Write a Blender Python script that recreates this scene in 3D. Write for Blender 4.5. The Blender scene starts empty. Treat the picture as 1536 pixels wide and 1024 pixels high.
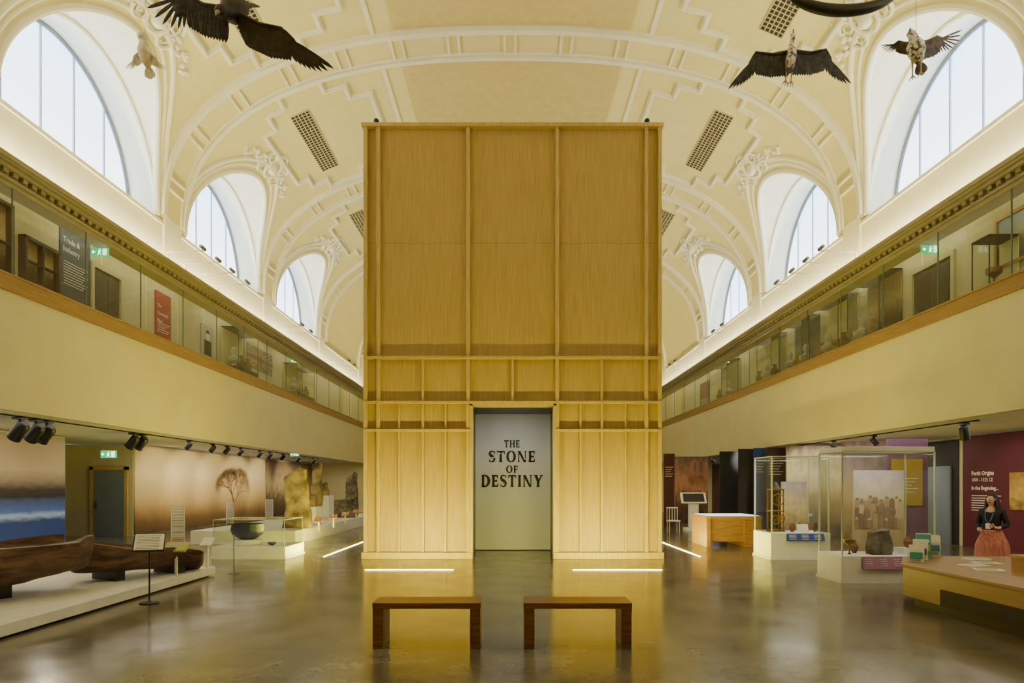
import bpy, bmesh, math, random
from math import sin, cos, pi, radians, sqrt, atan2, acos
from mathutils import Vector, Matrix, noise
random.seed(3)
F=1024.0; H=1.8
def P(px,py,Y): return Vector(((px-768)*Y/F, Y, H+(728-py)*Y/F))
SC=bpy.context.scene
# ------------------------------------------------------------------ materials
def lin(c):
    return tuple(((x/255.0)/12.92 if x/255.0<=0.04045 else (((x/255.0)+0.055)/1.055)**2.4) for x in c)
MC={}
def M(name,col,rough=.6,metal=0.,col2=None,scale=4.,stretch=(1,1,1),bump=0.,emit=None,es=0.,detail=4.,dist=0.,lo=.35,hi=.65,coat=0.):
    if name in MC: return MC[name]
    m=bpy.data.materials.new(name); m.use_nodes=True; nt=m.node_tree; b=nt.nodes['Principled BSDF']
    c=lin(col)+(1,)
    b.inputs['Base Color'].default_value=c; b.inputs['Roughness'].default_value=rough; b.inputs['Metallic'].default_value=metal
    if coat: b.inputs['Coat Weight'].default_value=coat
    tc=nt.nodes.new('ShaderNodeTexCoord'); mp=nt.nodes.new('ShaderNodeMapping'); mp.inputs['Scale'].default_value=stretch
    nt.links.new(tc.outputs['Object'],mp.inputs['Vector'])
    n=nt.nodes.new('ShaderNodeTexNoise'); n.inputs['Scale'].default_value=scale; n.inputs['Detail'].default_value=detail; n.inputs['Distortion'].default_value=dist
    nt.links.new(mp.outputs[0],n.inputs['Vector'])
    r=nt.nodes.new('ShaderNodeValToRGB'); r.color_ramp.elements[0].position=lo; r.color_ramp.elements[1].position=hi
    c2=lin(col2 if col2 else tuple(max(0,x*0.965) for x in col))+(1,)
    r.color_ramp.elements[0].color=c2; r.color_ramp.elements[1].color=c
    nt.links.new(n.outputs[0],r.inputs[0]); nt.links.new(r.outputs[0],b.inputs['Base Color'])
    if bump:
        bp=nt.nodes.new('ShaderNodeBump'); bp.inputs['Strength'].default_value=bump; bp.inputs['Distance'].default_value=.02
        nt.links.new(n.outputs[0],bp.inputs['Height']); nt.links.new(bp.outputs[0],b.inputs['Normal'])
    if emit:
        b.inputs['Emission Color'].default_value=lin(emit)+(1,); b.inputs['Emission Strength'].default_value=es
    MC[name]=m; return m
def glassmat():
    m=bpy.data.materials.new('clear_glass'); m.use_nodes=True; nt=m.node_tree; nt.nodes.clear()
    o=nt.nodes.new('ShaderNodeOutputMaterial'); mx=nt.nodes.new('ShaderNodeMixShader'); t=nt.nodes.new('ShaderNodeBsdfTransparent'); g=nt.nodes.new('ShaderNodeBsdfGlossy')
    t.inputs[0].default_value=(.955,.975,.95,1); g.inputs['Roughness'].default_value=.01
    lw=nt.nodes.new('ShaderNodeLayerWeight'); lw.inputs[0].default_value=.5
    pw=nt.nodes.new('ShaderNodeMath'); pw.operation='POWER'; pw.inputs[1].default_value=5
    ad=nt.nodes.new('ShaderNodeMath'); ad.operation='MULTIPLY_ADD'; ad.inputs[1].default_value=.7; ad.inputs[2].default_value=.035
    nt.links.new(lw.outputs['Facing'],pw.inputs[0]); nt.links.new(pw.outputs[0],ad.inputs[0])
    nt.links.new(ad.outputs[0],mx.inputs[0]); nt.links.new(t.outputs[0],mx.inputs[1]); nt.links.new(g.outputs[0],mx.inputs[2]); nt.links.new(mx.outputs[0],o.inputs[0])
    return m
GLASS=glassmat()
def ramp_mat(name,stops,axis=2,noise_amt=.05,nscale=6,stretch=(1,1,1),rough=.6,emit=0.):
    m=bpy.data.materials.new(name); m.use_nodes=True; nt=m.node_tree; b=nt.nodes['Principled BSDF']; b.inputs['Roughness'].default_value=rough
    tc=nt.nodes.new('ShaderNodeTexCoord'); sp=nt.nodes.new('ShaderNodeSeparateXYZ'); nt.links.new(tc.outputs['Generated'],sp.inputs[0])
    mp=nt.nodes.new('ShaderNodeMapping'); mp.inputs['Scale'].default_value=stretch; nt.links.new(tc.outputs['Generated'],mp.inputs[0])
    n=nt.nodes.new('ShaderNodeTexNoise'); n.inputs['Scale'].default_value=nscale; n.inputs['Detail'].default_value=8; nt.links.new(mp.outputs[0],n.inputs['Vector'])
    ma=nt.nodes.new('ShaderNodeMath'); ma.operation='MULTIPLY_ADD'; ma.inputs[1].default_value=noise_amt*2; nt.links.new(n.outputs[0],ma.inputs[0])
    sb=nt.nodes.new('ShaderNodeMath'); sb.operation='SUBTRACT'; sb.inputs[1].default_value=noise_amt; nt.links.new(sp.outputs[axis],sb.inputs[0]); nt.links.new(sb.outputs[0],ma.inputs[2])
    r=nt.nodes.new('ShaderNodeValToRGB'); el=r.color_ramp.elements
    el[0].position=stops[0][0]; el[0].color=lin(stops[0][1])+(1,); el[1].position=stops[-1][0]; el[1].color=lin(stops[-1][1])+(1,)
    for p,c in stops[1:-1]:
        e=el.new(p); e.color=lin(c)+(1,)
    nt.links.new(ma.outputs[0],r.inputs[0]); nt.links.new(r.outputs[0],b.inputs['Base Color'])
    if emit:
        nt.links.new(r.outputs[0],b.inputs['Emission Color']); b.inputs['Emission Strength'].default_value=emit
    return m
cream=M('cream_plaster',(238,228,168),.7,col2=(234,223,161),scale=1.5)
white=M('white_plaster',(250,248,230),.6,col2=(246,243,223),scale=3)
whitep=M('white_paint',(236,236,232),.45)
crown_shading=M('crown_shading_tone',(222,206,140),.7)  # deeper cream: lighting difference along the vault crown, painted as colour
fasc=M('fascia_plaster',(216,208,168),.7,col2=(212,203,162),scale=1.2)
soff=M('soffit_paint',(228,227,222),.7)
beige=M('beige_wall',(194,186,148),.7)
oak=M('oak_panel',(184,156,88),.5,col2=(146,118,60),scale=3,stretch=(30,30,.45),bump=.02,detail=6,dist=.2,lo=.25,hi=.75)
oakt=M('oak_trim',(190,164,98),.5,col2=(166,140,78),scale=4,stretch=(14,14,.6),detail=6)
oakh=M('oak_rail',(160,130,82),.45,col2=(142,112,66),scale=4,stretch=(10,.5,10),detail=6)
cornw=M('cornice_paint',(156,146,114),.6)
bwood=M('bench_wood',(128,84,48),.35,col2=(94,58,30),scale=4,stretch=(.7,12,12),bump=.05,detail=8,dist=.3)
dwood=M('desk_wood',(162,130,82),.4,col2=(136,106,62),scale=2,stretch=(16,.7,16),detail=8,dist=.1,lo=.25,hi=.75)
black=M('black_metal',(22,22,22),.4)
blackp=M('black_plinth',(26,22,20),.5)
steel=M('steel',(150,150,145),.3,.9)
brass=M('brass',(150,114,56),.35,.7)
greyp=ramp_mat('grey_panel',[(0,(186,186,212)),(.7,(168,168,192)),(1,(120,120,134))],noise_amt=.02)  # ramp darkens towards the top: shade of the recess put into the colour
lett=M('letter_bronze',(34,27,18),.45,.2)
logw=M('ancient_oak',(118,88,66),.7,col2=(64,47,36),scale=2.,stretch=(1.2,1.2,6),bump=.5,detail=9,dist=.6)
stone=M('sandstone',(164,146,108),.85,col2=(92,78,54),scale=3,bump=1.,detail=12)
gstone=M('grey_stone',(126,116,98),.85,col2=(70,64,56),scale=6,bump=.8,detail=10)
dark=M('dark_case',(36,32,28),.6)
maroon=M('maroon_panel',(88,26,46),.6)
blue=M('blue_panel',(36,64,160),.6)
navy=M('slate_panel',(62,76,98),.6)
red=M('red_panel',(160,48,46),.6)
orange=M('orange_label',(190,126,80),.6)
purple=M('mauve_label',(146,92,126),.6)
yelp=M('yellow_label',(186,184,110),.6)
teal=M('teal_label',(70,170,180),.5)
paper=M('white_paper',(242,240,234),.6)
ink=M('ink',(60,60,60),.6)
greye=M('exit_green',(20,150,90),.5,emit=(20,180,100),es=1.6)
wht_e=M('exit_white',(250,255,250),.5,emit=(250,255,250),es=2.)
doorg=M('door_grey',(112,122,130),.5)
bowlm=M('slate_bowl',(48,54,94),.35,col2=(30,34,64),scale=5)
pot=M('terracotta',(150,100,64),.7,col2=(124,78,50))
fdark=M('dark_feather',(52,42,34),.7,col2=(24,20,17),scale=12,bump=.3)
fgrey=M('slate_feather',(62,60,60),.7,col2=(30,29,30),scale=12,bump=.3)
fbrown=M('brown_feather',(96,78,60),.7,col2=(40,32,26),scale=12,bump=.3)
fpale=M('pale_feather',(246,238,216),.7,col2=(214,194,154),scale=14,bump=.3)
fmott=M('mottled_feather',(232,224,208),.7,col2=(84,66,50),scale=16,bump=.3,lo=.4,hi=.55)
beakm=M('beak_horn',(150,134,90),.4)
skin=M('skin',(216,166,136),.55)
hairm=M('brown_hair',(44,26,18),.5,col2=(28,16,12),scale=30,stretch=(3,3,.5),bump=.4)
cloth_b=M('black_cloth',(26,26,32),.8)
cloth_c=M('coral_cloth',(204,130,114),.8,col2=(168,98,84),scale=6,stretch=(10,10,.5),bump=.3)
lanyard=M('lanyard_blue',(60,120,190),.6)
edgem=M('glass_edge',(190,198,186),.3)
led=M('cove_led',(255,244,215),.5,emit=(255,236,176),es=98)
ledf=M('floor_led',(255,250,225),.5,emit=(255,240,200),es=12)
def floor_mat():
    m=bpy.data.materials.new('polished_concrete'); m.use_nodes=True; nt=m.node_tree; b=nt.nodes['Principled BSDF']
    L=nt.links.new; N=nt.nodes.new
    tc=N('ShaderNodeTexCoord')
    n=N('ShaderNodeTexNoise'); n.inputs['Scale'].default_value=1.1; n.inputs['Detail'].default_value=12; n.inputs['Roughness'].default_value=.7; L(tc.outputs['Object'],n.inputs['Vector'])
    r=N('ShaderNodeValToRGB'); r.color_ramp.elements[0].position=.34; r.color_ramp.elements[1].position=.66
    r.color_ramp.elements[0].color=lin((78,73,62))+(1,); r.color_ramp.elements[1].color=lin((120,112,95))+(1,); L(n.outputs[0],r.inputs[0])
    s=N('ShaderNodeSeparateXYZ'); L(tc.outputs['Object'],s.inputs[0])
    acc=None
    for yy in (7.55,15.55,23.5):
        a=N('ShaderNodeMath'); a.operation='SUBTRACT'; a.inputs[1].default_value=yy; L(s.outputs[1],a.inputs[0])
        c=N('ShaderNodeMath'); c.operation='ABSOLUTE'; L(a.outputs[0],c.inputs[0])
        d=N('ShaderNodeMath'); d.operation='LESS_THAN'; d.inputs[1].default_value=.014; L(c.outputs[0],d.inputs[0])
        if acc is None: acc=d
        else:
            e=N('ShaderNodeMath'); e.operation='MAXIMUM'; L(acc.outputs[0],e.inputs[0]); L(d.outputs[0],e.inputs[1]); acc=e
    mx=N('ShaderNodeMixRGB'); L(acc.outputs[0],mx.inputs[0]); L(r.outputs[0],mx.inputs[1]); mx.inputs[2].default_value=lin((36,32,26))+(1,)
    L(mx.outputs[0],b.inputs['Base Color'])
    n2=N('ShaderNodeTexNoise'); n2.inputs['Scale'].default_value=1.5; n2.inputs['Detail'].default_value=8; L(tc.outputs['Object'],n2.inputs['Vector'])
    mr=N('ShaderNodeMapRange'); mr.inputs[1].default_value=.3; mr.inputs[2].default_value=.7; mr.inputs[3].default_value=.13; mr.inputs[4].default_value=.24; L(n2.outputs[0],mr.inputs[0]); L(mr.outputs[0],b.inputs['Roughness'])
    b.inputs['Specular IOR Level'].default_value=.5
    return m
FLOOR=floor_mat()
blind=bpy.data.materials.new('window_blind'); blind.use_nodes=True
def _bl():
    nt=blind.node_tree; b=nt.nodes['Principled BSDF']; L=nt.links.new; N=nt.nodes.new
    tc=N('ShaderNodeTexCoord'); s=N('ShaderNodeSeparateXYZ'); L(tc.outputs['Generated'],s.inputs[0])
    r=N('ShaderNodeValToRGB'); e=r.color_ramp.elements; e[0].position=0; e[0].color=lin((240,248,255))+(1,); e[1].position=1; e[1].color=lin((168,206,255))+(1,); L(s.outputs[2],r.inputs[0])
    b.inputs['Base Color'].default_value=(.8,.85,.9,1); L(r.outputs[0],b.inputs['Emission Color']); b.inputs['Emission Strength'].default_value=4.6
_bl()
# ------------------------------------------------------------------ mesh builder
class MB:
    def __init__(s,mat=None): s.v=[]; s.f=[]; s.mi=[]; s.mats=[]; s.cur=mat
    def _m(s,m):
        m=m or s.cur
        if m not in s.mats: s.mats.append(m)
        return s.mats.index(m)
    def add(s,vs,fs,m=None):
        o=len(s.v); s.v+= [Vector(v) for v in vs]; k=s._m(m)
        for q in fs: s.f.append(tuple(i+o for i in q)); s.mi.append(k)
        return s
    def box(s,x0,x1,y0,y1,z0,z1,m=None):
        if x0>x1:x0,x1=x1,x0
        vs=[(x,y,z) for x in(x0,x1) for y in(y0,y1) for z in(z0,z1)]
        return s.add(vs,[(0,1,3,2),(4,6,7,5),(0,4,5,1),(2,3,7,6),(0,2,6,4),(1,5,7,3)],m)
    def obox(s,c,U,V,W,m=None):
        c=Vector(c);U=Vector(U);V=Vector(V);W=Vector(W)
        vs=[c+U*a+V*b+W*d for a in(-1,1) for b in(-1,1) for d in(-1,1)]
        return s.add(vs,[(0,1,3,2),(4,6,7,5),(0,4,5,1),(2,3,7,6),(0,2,6,4),(1,5,7,3)],m)
    def tube(s,pts,r,n=8,m=None,flat=1.):
        pts=[Vector(p) for p in pts]; k=len(pts); rs=r if isinstance(r,(list,tuple)) else [r]*k
        vs=[]; up=None
        for i,p in enumerate(pts):
            t=(pts[min(i+1,k-1)]-pts[max(i-1,0)]).normalized()
            if up is None:
                up=Vector((0,0,1)) if abs(t.z)<.9 else Vector((1,0,0))
            up=(up-t*up.dot(t)).normalized(); sd=t.cross(up)
            for j in range(n):
                a=2*pi*j/n; vs.append(p+(sd*cos(a)+up*sin(a)*flat)*rs[i])
        fs=[]
        for i in range(k-1):
            for j in range(n): fs.append((i*n+j,i*n+(j+1)%n,(i+1)*n+(j+1)%n,(i+1)*n+j))
        fs.append(tuple(range(n))[::-1]); fs.append(tuple((k-1)*n+j for j in range(n)))
        return s.add(vs,fs,m)
    def cyl(s,p0,p1,r0,r1=None,n=16,m=None): return s.tube([p0,p1],[r0,r0 if r1 is None else r1],n,m)
    def lathe(s,prof,c,n=24,m=None):
        c=Vector(c); vs=[];k=len(prof)
        for r,z in prof:
            for j in range(n):
                a=2*pi*j/n; vs.append(c+Vector((max(r,.001)*cos(a),max(r,.001)*sin(a),z)))
        fs=[(i*n+j,i*n+(j+1)%n,(i+1)*n+(j+1)%n,(i+1)*n+j) for i in range(k-1) for j in range(n)]
        fs.append(tuple(range(n))[::-1]); fs.append(tuple((k-1)*n+j for j in range(n)))
        return s.add(vs,fs,m)
    def loft(s,rings,m=None):
        n=len(rings[0]); vs=[p for r in rings for p in r]; k=len(rings)
        fs=[(i*n+j,i*n+(j+1)%n,(i+1)*n+(j+1)%n,(i+1)*n+j) for i in range(k-1) for j in range(n)]
        fs.append(tuple(range(n))[::-1]); fs.append(tuple((k-1)*n+j for j in range(n)))
        return s.add(vs,fs,m)
    def ell(s,c,r,m=None,nu=14,nv=9,amp=0.,fr=3.):
        c=Vector(c); vs=[];
        for i in range(1,nv):
            th=pi*i/nv
            for j in range(nu):
                a=2*pi*j/nu; d=Vector((sin(th)*cos(a),sin(th)*sin(a),cos(th)))
                k=1+amp*noise.noise(d*fr+c)
                vs.append(c+Vector((d.x*r[0],d.y*r[1],d.z*r[2]))*k)
        vs.append(c+Vector((0,0,r[2]))); vs.append(c-Vector((0,0,r[2])))
        fs=[(i*nu+j,i*nu+(j+1)%nu,(i+1)*nu+(j+1)%nu,(i+1)*nu+j) for i in range(nv-2) for j in range(nu)]
        T=len(vs)-2
        fs+=[(T,(j+1)%nu,j) for j in range(nu)]; o=(nv-2)*nu
        fs+=[(T+1,o+j,o+(j+1)%nu) for j in range(nu)]
        return s.add(vs,fs,m)
    def prism(s,poly,O,U,V,W,m=None):
        O=Vector(O);U=Vector(U);V=Vector(V);W=Vector(W);n=len(poly)
        vs=[O+U*a+V*b for a,b in poly]+[O+U*a+V*b+W for a,b in poly]
        fs=[tuple(range(n))[::-1],tuple(range(n,2*n))]+[(i,(i+1)%n,n+(i+1)%n,n+i) for i in range(n)]
        return s.add(vs,fs,m)
    def mesh(s,me,m=None,mat=None):
        vs=[(mat@v.co if mat else v.co.copy()) for v in me.vertices]
        return s.add(vs,[tuple(p.vertices) for p in me.polygons],m)
    def obj(s,name,parent=None,origin=None,bev=0.,label=None,cat=None,group=None,kind=None,sub=0,recalc=True,ang=38):
        me=bpy.data.meshes.new(name)
        o=Vector((0,0,0))
        if parent is not None:
            pp=parent
            while pp is not None: o+=pp.location; pp=pp.parent
        elif origin is not None: o=Vector(origin)
        loc=Vector((0,0,0)) if parent is not None else o
        me.from_pydata([tuple(v-o) for v in s.v],[],s.f)
        for m in s.mats: me.materials.append(m)
        for p,k in zip(me.polygons,s.mi): p.material_index=k
        if recalc:
            bm=bmesh.new(); bm.from_mesh(me); bmesh.ops.recalc_face_normals(bm,faces=bm.faces); bm.to_mesh(me); bm.free()
        for p in me.polygons: p.use_smooth=True
        me.set_sharp_from_angle(angle=radians(ang))
        ob=bpy.data.objects.new(name,me); ob.location=loc; SC.collection.objects.link(ob)
        if parent is not None: ob.parent=parent
        if bev:
            b=ob.modifiers.new('bevel','BEVEL'); b.width=bev; b.segments=2; b.limit_method='ANGLE'
        tag(ob,label,cat,group,kind); return ob
def tag(ob,label=None,cat=None,group=None,kind=None):
    if label: ob['label']=label
    if cat: ob['category']=cat
    if group: ob['group']=group
    if kind: ob['kind']=kind
def thing(name,loc,label,cat,group=None):
    e=bpy.data.objects.new(name,None); e.empty_display_size=.2; e.location=loc; SC.collection.objects.link(e); tag(e,label,cat,group); return e
def copy_thing(e,loc,rot=None,scale=None,label=None):
    n=e.copy(); n.location=loc
    if rot is not None: n.rotation_euler=rot
    if scale: n.scale=scale
    SC.collection.objects.link(n)
    if label: n['label']=label
    def rec(a,b):
        for c in list(a.children):
            if c.parent is not a: continue
            d=c.copy(); d.parent=b; SC.collection.objects.link(d); rec(c,d)
    rec(e,n); return n
def struct(mb,name,bev=0.): return mb.obj(name,kind='structure',bev=bev)
def txtmesh(s,size,bold=0.,align='LEFT'):
    cu=bpy.data.curves.new('t','FONT'); cu.body=s; cu.size=size; cu.align_x=align; cu.extrude=.001; cu.offset=bold; cu.resolution_u=2
    ob=bpy.data.objects.new('t',cu); SC.collection.objects.link(ob); dg=bpy.context.evaluated_depsgraph_get()
    me=bpy.data.meshes.new_from_object(ob.evaluated_get(dg)); bpy.data.objects.remove(ob); return me
def addtxt(mb,s,size,O,U,V,mat,bold=0.,align='LEFT'):
    U=Vector(U);V=Vector(V);W=U.cross(V); Mx=Matrix(((U.x,V.x,W.x,O[0]),(U.y,V.y,W.y,O[1]),(U.z,V.z,W.z,O[2]),(0,0,0,1)))
    me=txtmesh(s,size,bold,align); mb.mesh(me,mat,Mx)
def skinmesh(verts,edges,rad,sub=2,root=0):
    me=bpy.data.meshes.new('s'); me.from_pydata(verts,edges,[]); ob=bpy.data.objects.new('s',me); SC.collection.objects.link(ob)
    md=ob.modifiers.new('k','SKIN'); md.use_smooth_shade=True
    for i,v in enumerate(me.skin_vertices[0].data):
        r=rad[i]; v.radius=(r,r) if not isinstance(r,tuple) else r
        v.use_root=(i==root)
    if sub:
        q=ob.modifiers.new('b','SUBSURF'); q.levels=sub; q.render_levels=sub
    dg=bpy.context.evaluated_depsgraph_get(); out=bpy.data.meshes.new_from_object(ob.evaluated_get(dg)); bpy.data.objects.remove(ob); return out
# ------------------------------------------------------------------ dimensions
XF=9.7; XW=10.1; XP=10.9; XG=11.4; XL=13.5
A=10.1; B=5.46; ZC=9.5; NE=2.4
Y0=-3.; Y1=46.
WIN=[8.2,16.35,24.1,32.1]; WR=3.05; WH=3.1; SILL=9.45
TY=16.76; s_=TY/F
def vp(t):
    c=cos(t);s=max(sin(t),0); k=(abs(c)**NE+s**NE)**(-1/NE); return A*c*k,ZC+B*s*k
def vx(z):
    zz=min(1,max(0,(z-ZC)/B)); return A*(1-zz**NE)**(1/NE)
def vz(x): return ZC+B*(1-min(1,abs(x)/A)**NE)**(1/NE)
# ------------------------------------------------------------------ shell
struct(MB(FLOOR).box(-16,16,Y0,Y1,-.2,0),'floor')
def tmp(mb):
    me=bpy.data.meshes.new('c'); me.from_pydata([tuple(v) for v in mb.v],[],mb.f)
    bm=bmesh.new(); bm.from_mesh(me); bmesh.ops.recalc_face_normals(bm,faces=bm.faces); bm.to_mesh(me); bm.free()
    ob=bpy.data.objects.new('c',me); SC.collection.objects.link(ob); return ob
blk=tmp(MB(cream).box(-11.6,11.6,Y0,Y1,SILL,16))
cut=[]
NB=120
prof=[(A,ZC-1.)]+[vp(pi*i/NB) for i in range(NB+1)]+[(-A,ZC-1.)]
cut.append(tmp(MB(cream).prism(prof,(0,Y0-1,0),(1,0,0),(0,0,1),(0,Y1-Y0+2,0))))
for yc in WIN:
    pr=[(WR,SILL-1)]+[(WR*cos(pi*i/48),SILL+.03+WH*sin(pi*i/48)) for i in range(49)]+[(-WR,SILL-1)]
    cut.append(tmp(MB(cream).prism(pr,(-XP-.05,yc,0),(0,1,0),(0,0,1),(2*XP+.1,0,0))))
for c in cut:
    md=blk.modifiers.new('b','BOOLEAN'); md.operation='DIFFERENCE'; md.object=c; md.solver='EXACT'
dg=bpy.context.evaluated_depsgraph_get(); vm=bpy.data.meshes.new_from_object(blk.evaluated_get(dg)); vm.name='ceiling'
for c in cut+[blk]: bpy.data.objects.remove(c)
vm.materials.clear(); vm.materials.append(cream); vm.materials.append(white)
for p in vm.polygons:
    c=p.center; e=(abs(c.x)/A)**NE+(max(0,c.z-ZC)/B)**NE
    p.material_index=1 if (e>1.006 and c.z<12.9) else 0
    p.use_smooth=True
vm.set_sharp_from_angle(angle=radians(25))
ce=bpy.data.objects.new('ceiling',vm); SC.collection.objects.link(ce); ce['kind']='structure'
NT=400; tab=[0.]
for i in range(NT):
    a_=vp(pi*i/NT);b_=vp(pi*(i+1)/NT); tab.append(tab[-1]+math.hypot(a_[0]-b_[0],a_[1]-b_[1]))
def S(tdeg):
    q=tdeg/180*NT; i=min(int(q),NT-1); return tab[i]+(tab[i+1]-tab[i])*(q-i)
def Tinv(sv):
    import bisect
    i=min(max(bisect.bisect_right(tab,sv)-1,0),NT-1); return pi*(i+(sv-tab[i])/(tab[i+1]-tab[i]))/NT
def VN(t):
    x,z=vp(t); return Vector((-math.copysign((abs(x)/A)**(NE-1)/A,x),0,-(max(z-ZC,0)/B)**(NE-1)/B)).normalized()
def VS(sv,y,d):
    t=Tinv(sv); x,z=vp(t); return Vector((x,y,z))+VN(t)*d
def ribbon(mb,pts,w,h,closed=False,m=None):
    q=[]
    n=len(pts); seg=n if closed else n-1
    for i in range(seg):
        a=Vector(pts[i]);b=Vector(pts[(i+1)%n]); k=max(1,int((b-a).length/.3))
        for j in range(k): q.append(a.lerp(b,j/k))
    if not closed: q.append(Vector(pts[-1]))
    N=len(q); vs=[]
    for i in range(N):
        if closed: a=q[i-1];b=q[(i+1)%N]
        else: a=q[max(i-1,0)];b=q[min(i+1,N-1)]
        d0=(q[i]-a) if (q[i]-a).length>1e-6 else (b-q[i]); d1=(b-q[i]) if (b-q[i]).length>1e-6 else d0
        d0=d0.normalized();d1=d1.normalized(); n0=Vector((-d0.y,d0.x));n1=Vector((-d1.y,d1.x)); mm=(n0+n1)
        mm=mm/max(mm.length_squared/2,.3)
        L=q[i]+mm*w/2;R=q[i]-mm*w/2
        vs+=[VS(L.x,L.y,-.03),VS(L.x,L.y,h),VS(R.x,R.y,h),VS(R.x,R.y,-.03)]
    fs=[]
    for i in range(N if closed else N-1):
        j=(i+1)%N
        for k in range(3): fs.append((i*4+k,i*4+k+1,j*4+k+1,j*4+k))
    mb.add(vs,fs,m)
SM=tab[-1]
ti=[0]
def trim(mb):
    ti[0]+=1; return struct(mb,'trim_%d'%ti[0])
PIERS=[4.2,12.3,20.2,28.1,36.1,45.2]
for py in PIERS:
    mb=MB(white)
    ribbon(mb,[(0.05,py),(SM-.05,py)],1.15,.07,m=cream)
    for o,w,h in((.62,.16,.17),(-.62,.16,.17),(.46,.06,.12),(-.46,.06,.12)): ribbon(mb,[(0.05,py+o),(SM-.05,py+o)],w,h)
    k=15
    for i in range(k):
        sv=S(12)+(S(168)-S(12))*i/(k-1)
        ribbon(mb,[(sv-.1,py-.46),(sv-.1,py+.46)],.06,.13); ribbon(mb,[(sv+.22,py-.46),(sv+.22,py+.46)],.06,.13)
    trim(mb)
for yc in WIN:
    for sd in(-1,1):
        mb=MB(white)
        for rr,tr in((0,.09),(.22,.05),(.40,.08)):
            pts=[]
            for i in range(41):
                p=pi*i/40; y=yc+(WR+rr)*cos(p); z=SILL+.05+(WH+rr)*sin(p)
                pts.append((sd*vx(z),y,z))
            mb.tube(pts,tr,8)
        pts=[(sd*10.12,yc+(WR-.03)*cos(pi*i/40),SILL+.02+(WH-.03)*sin(pi*i/40)) for i in range(41)]
        mb.tube(pts,.05,8)
        trim(mb)
ventm=M('vent_dark',(52,46,32),.8)
lattice=M('vent_lattice',(200,190,150),.6)
for yc in WIN:
    for sd in(-1,1):
        def q(dy,t): return (S(t if sd>0 else 180-t),yc+dy)
        half=[(.9,40.5),(1.75,40.5),(1.75,43.5),(2.5,43.5),(2.5,47.5),(3.1,47.5),(3.1,56),(2.55,56),(2.55,60),(1.9,60),(1.9,64),(1.1,64)]
        pts=[q(a,b) for a,b in half]+[q(-a,b) for a,b in reversed(half)]
        mb=MB(white); ribbon(mb,pts,.16,.06,True); ribbon(mb,pts,.06,.11,True)
        ribbon(mb,[q(-3.2,67.5),q(3.2,67.5)],.12,.05)
        trim(mb)
        mv=MB(ventm)
        ribbon(mv,[q(-1.9,49.6),q(1.9,49.6)],abs(S(51.6)-S(47.6)),.02)
        for i in range(25):
            dy=-1.9+3.8*i/24; ribbon(mv,[q(dy,47.6),q(dy,51.6)],.03,.03,m=lattice)
        for i in range(6):
            t=47.6+4*i/5; ribbon(mv,[q(-1.9,t),q(1.9,t)],.03,.03,m=lattice)
        mv.obj('ventilation_grille',origin=VS(*q(0,49.6),0.02),label='white lattice ventilation grille set in cream vaulted ceiling',cat='vent',group='ceiling vent grilles')
        mc=MB(white); c0=VS(*q(0,37.3),.03)
        t=Tinv(q(0,37.3)[0]); n=VN(t); u=Vector((0,1,0)); w=n.cross(u)
        if w.z<0: w=-w
        def cp(a,b,d=.05): return c0+u*a*.95+w*b*.8+n*d*.5
        ring=[cp(.38*cos(2*pi*i/16),.02+.46*sin(2*pi*i/16),.05) for i in range(17)]
        mc.tube(ring,.05,6); mc.ell(cp(0,0,.0),(.18,.2,.22))
        for sg in(-1,1):
            for s2 in(-1,1):
                sc=[cp(sg*(.55+.28*cos(s2*k*.5)*(1-k/22)),s2*.27+.28*sin(s2*k*.5)*(1-k/22),.05) for k in range(16)]; mc.tube(sc,[.05-.0018*k for k in range(16)],6)
            for k in range(13):
                aa=sg*(.75+.1*k); bb=.16*sin(k*1.1)-.25*(k/13)**2*2
                mc.ell(cp(aa,bb,.0),(.07,.08,.07),nu=8,nv=5,amp=.4,fr=4)
        for k in range(9):
            an=pi*k/8; mc.ell(cp(.3*cos(an),.5+.28*sin(an),.02),(.06,.06,.08),nu=8,nv=5)
        for k in range(30):
            mc.ell(cp(random.uniform(-1.,1.),random.uniform(-.4,.75),.0),(.05,.055,.05),nu=7,nv=5,amp=.5,fr=5)
        mc.obj('plaster_cartouche',origin=c0,label='white moulded plaster cartouche with scrolls above window arch',cat='plaster ornament',group='plaster cartouches')
for y_a,y_b in((5,11.6),(13.0,19.45),(20.9,27.4),(28.8,35.4)):  # thin crown sheets carrying the painted shading boundary
    mb=MB(crown_shading); vs=[];k=24
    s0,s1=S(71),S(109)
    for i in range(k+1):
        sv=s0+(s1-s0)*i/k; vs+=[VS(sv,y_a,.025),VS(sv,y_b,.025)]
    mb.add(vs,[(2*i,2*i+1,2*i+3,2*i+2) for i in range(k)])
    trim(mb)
struct(MB(cream).box(-16,16,Y1,Y1+.3,0,16),'wall_back')
struct(MB(cream).box(-16,16,Y0-.3,Y0,0,16),'wall_front')
mb=MB(white)
for rr,tr in((.85,.12),(.80,.07),(.70,.07)):
    mb.tube([(vp(pi*i/48)[0]*rr,Y1-.02,9.0+(vp(pi*i/48)[1]-ZC)*rr) for i in range(49)],tr,8)
for x in(-8.585,8.585): mb.box(x-.12,x+.12,Y1-.12,Y1,5.5,9)
trim(mb)
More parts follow.
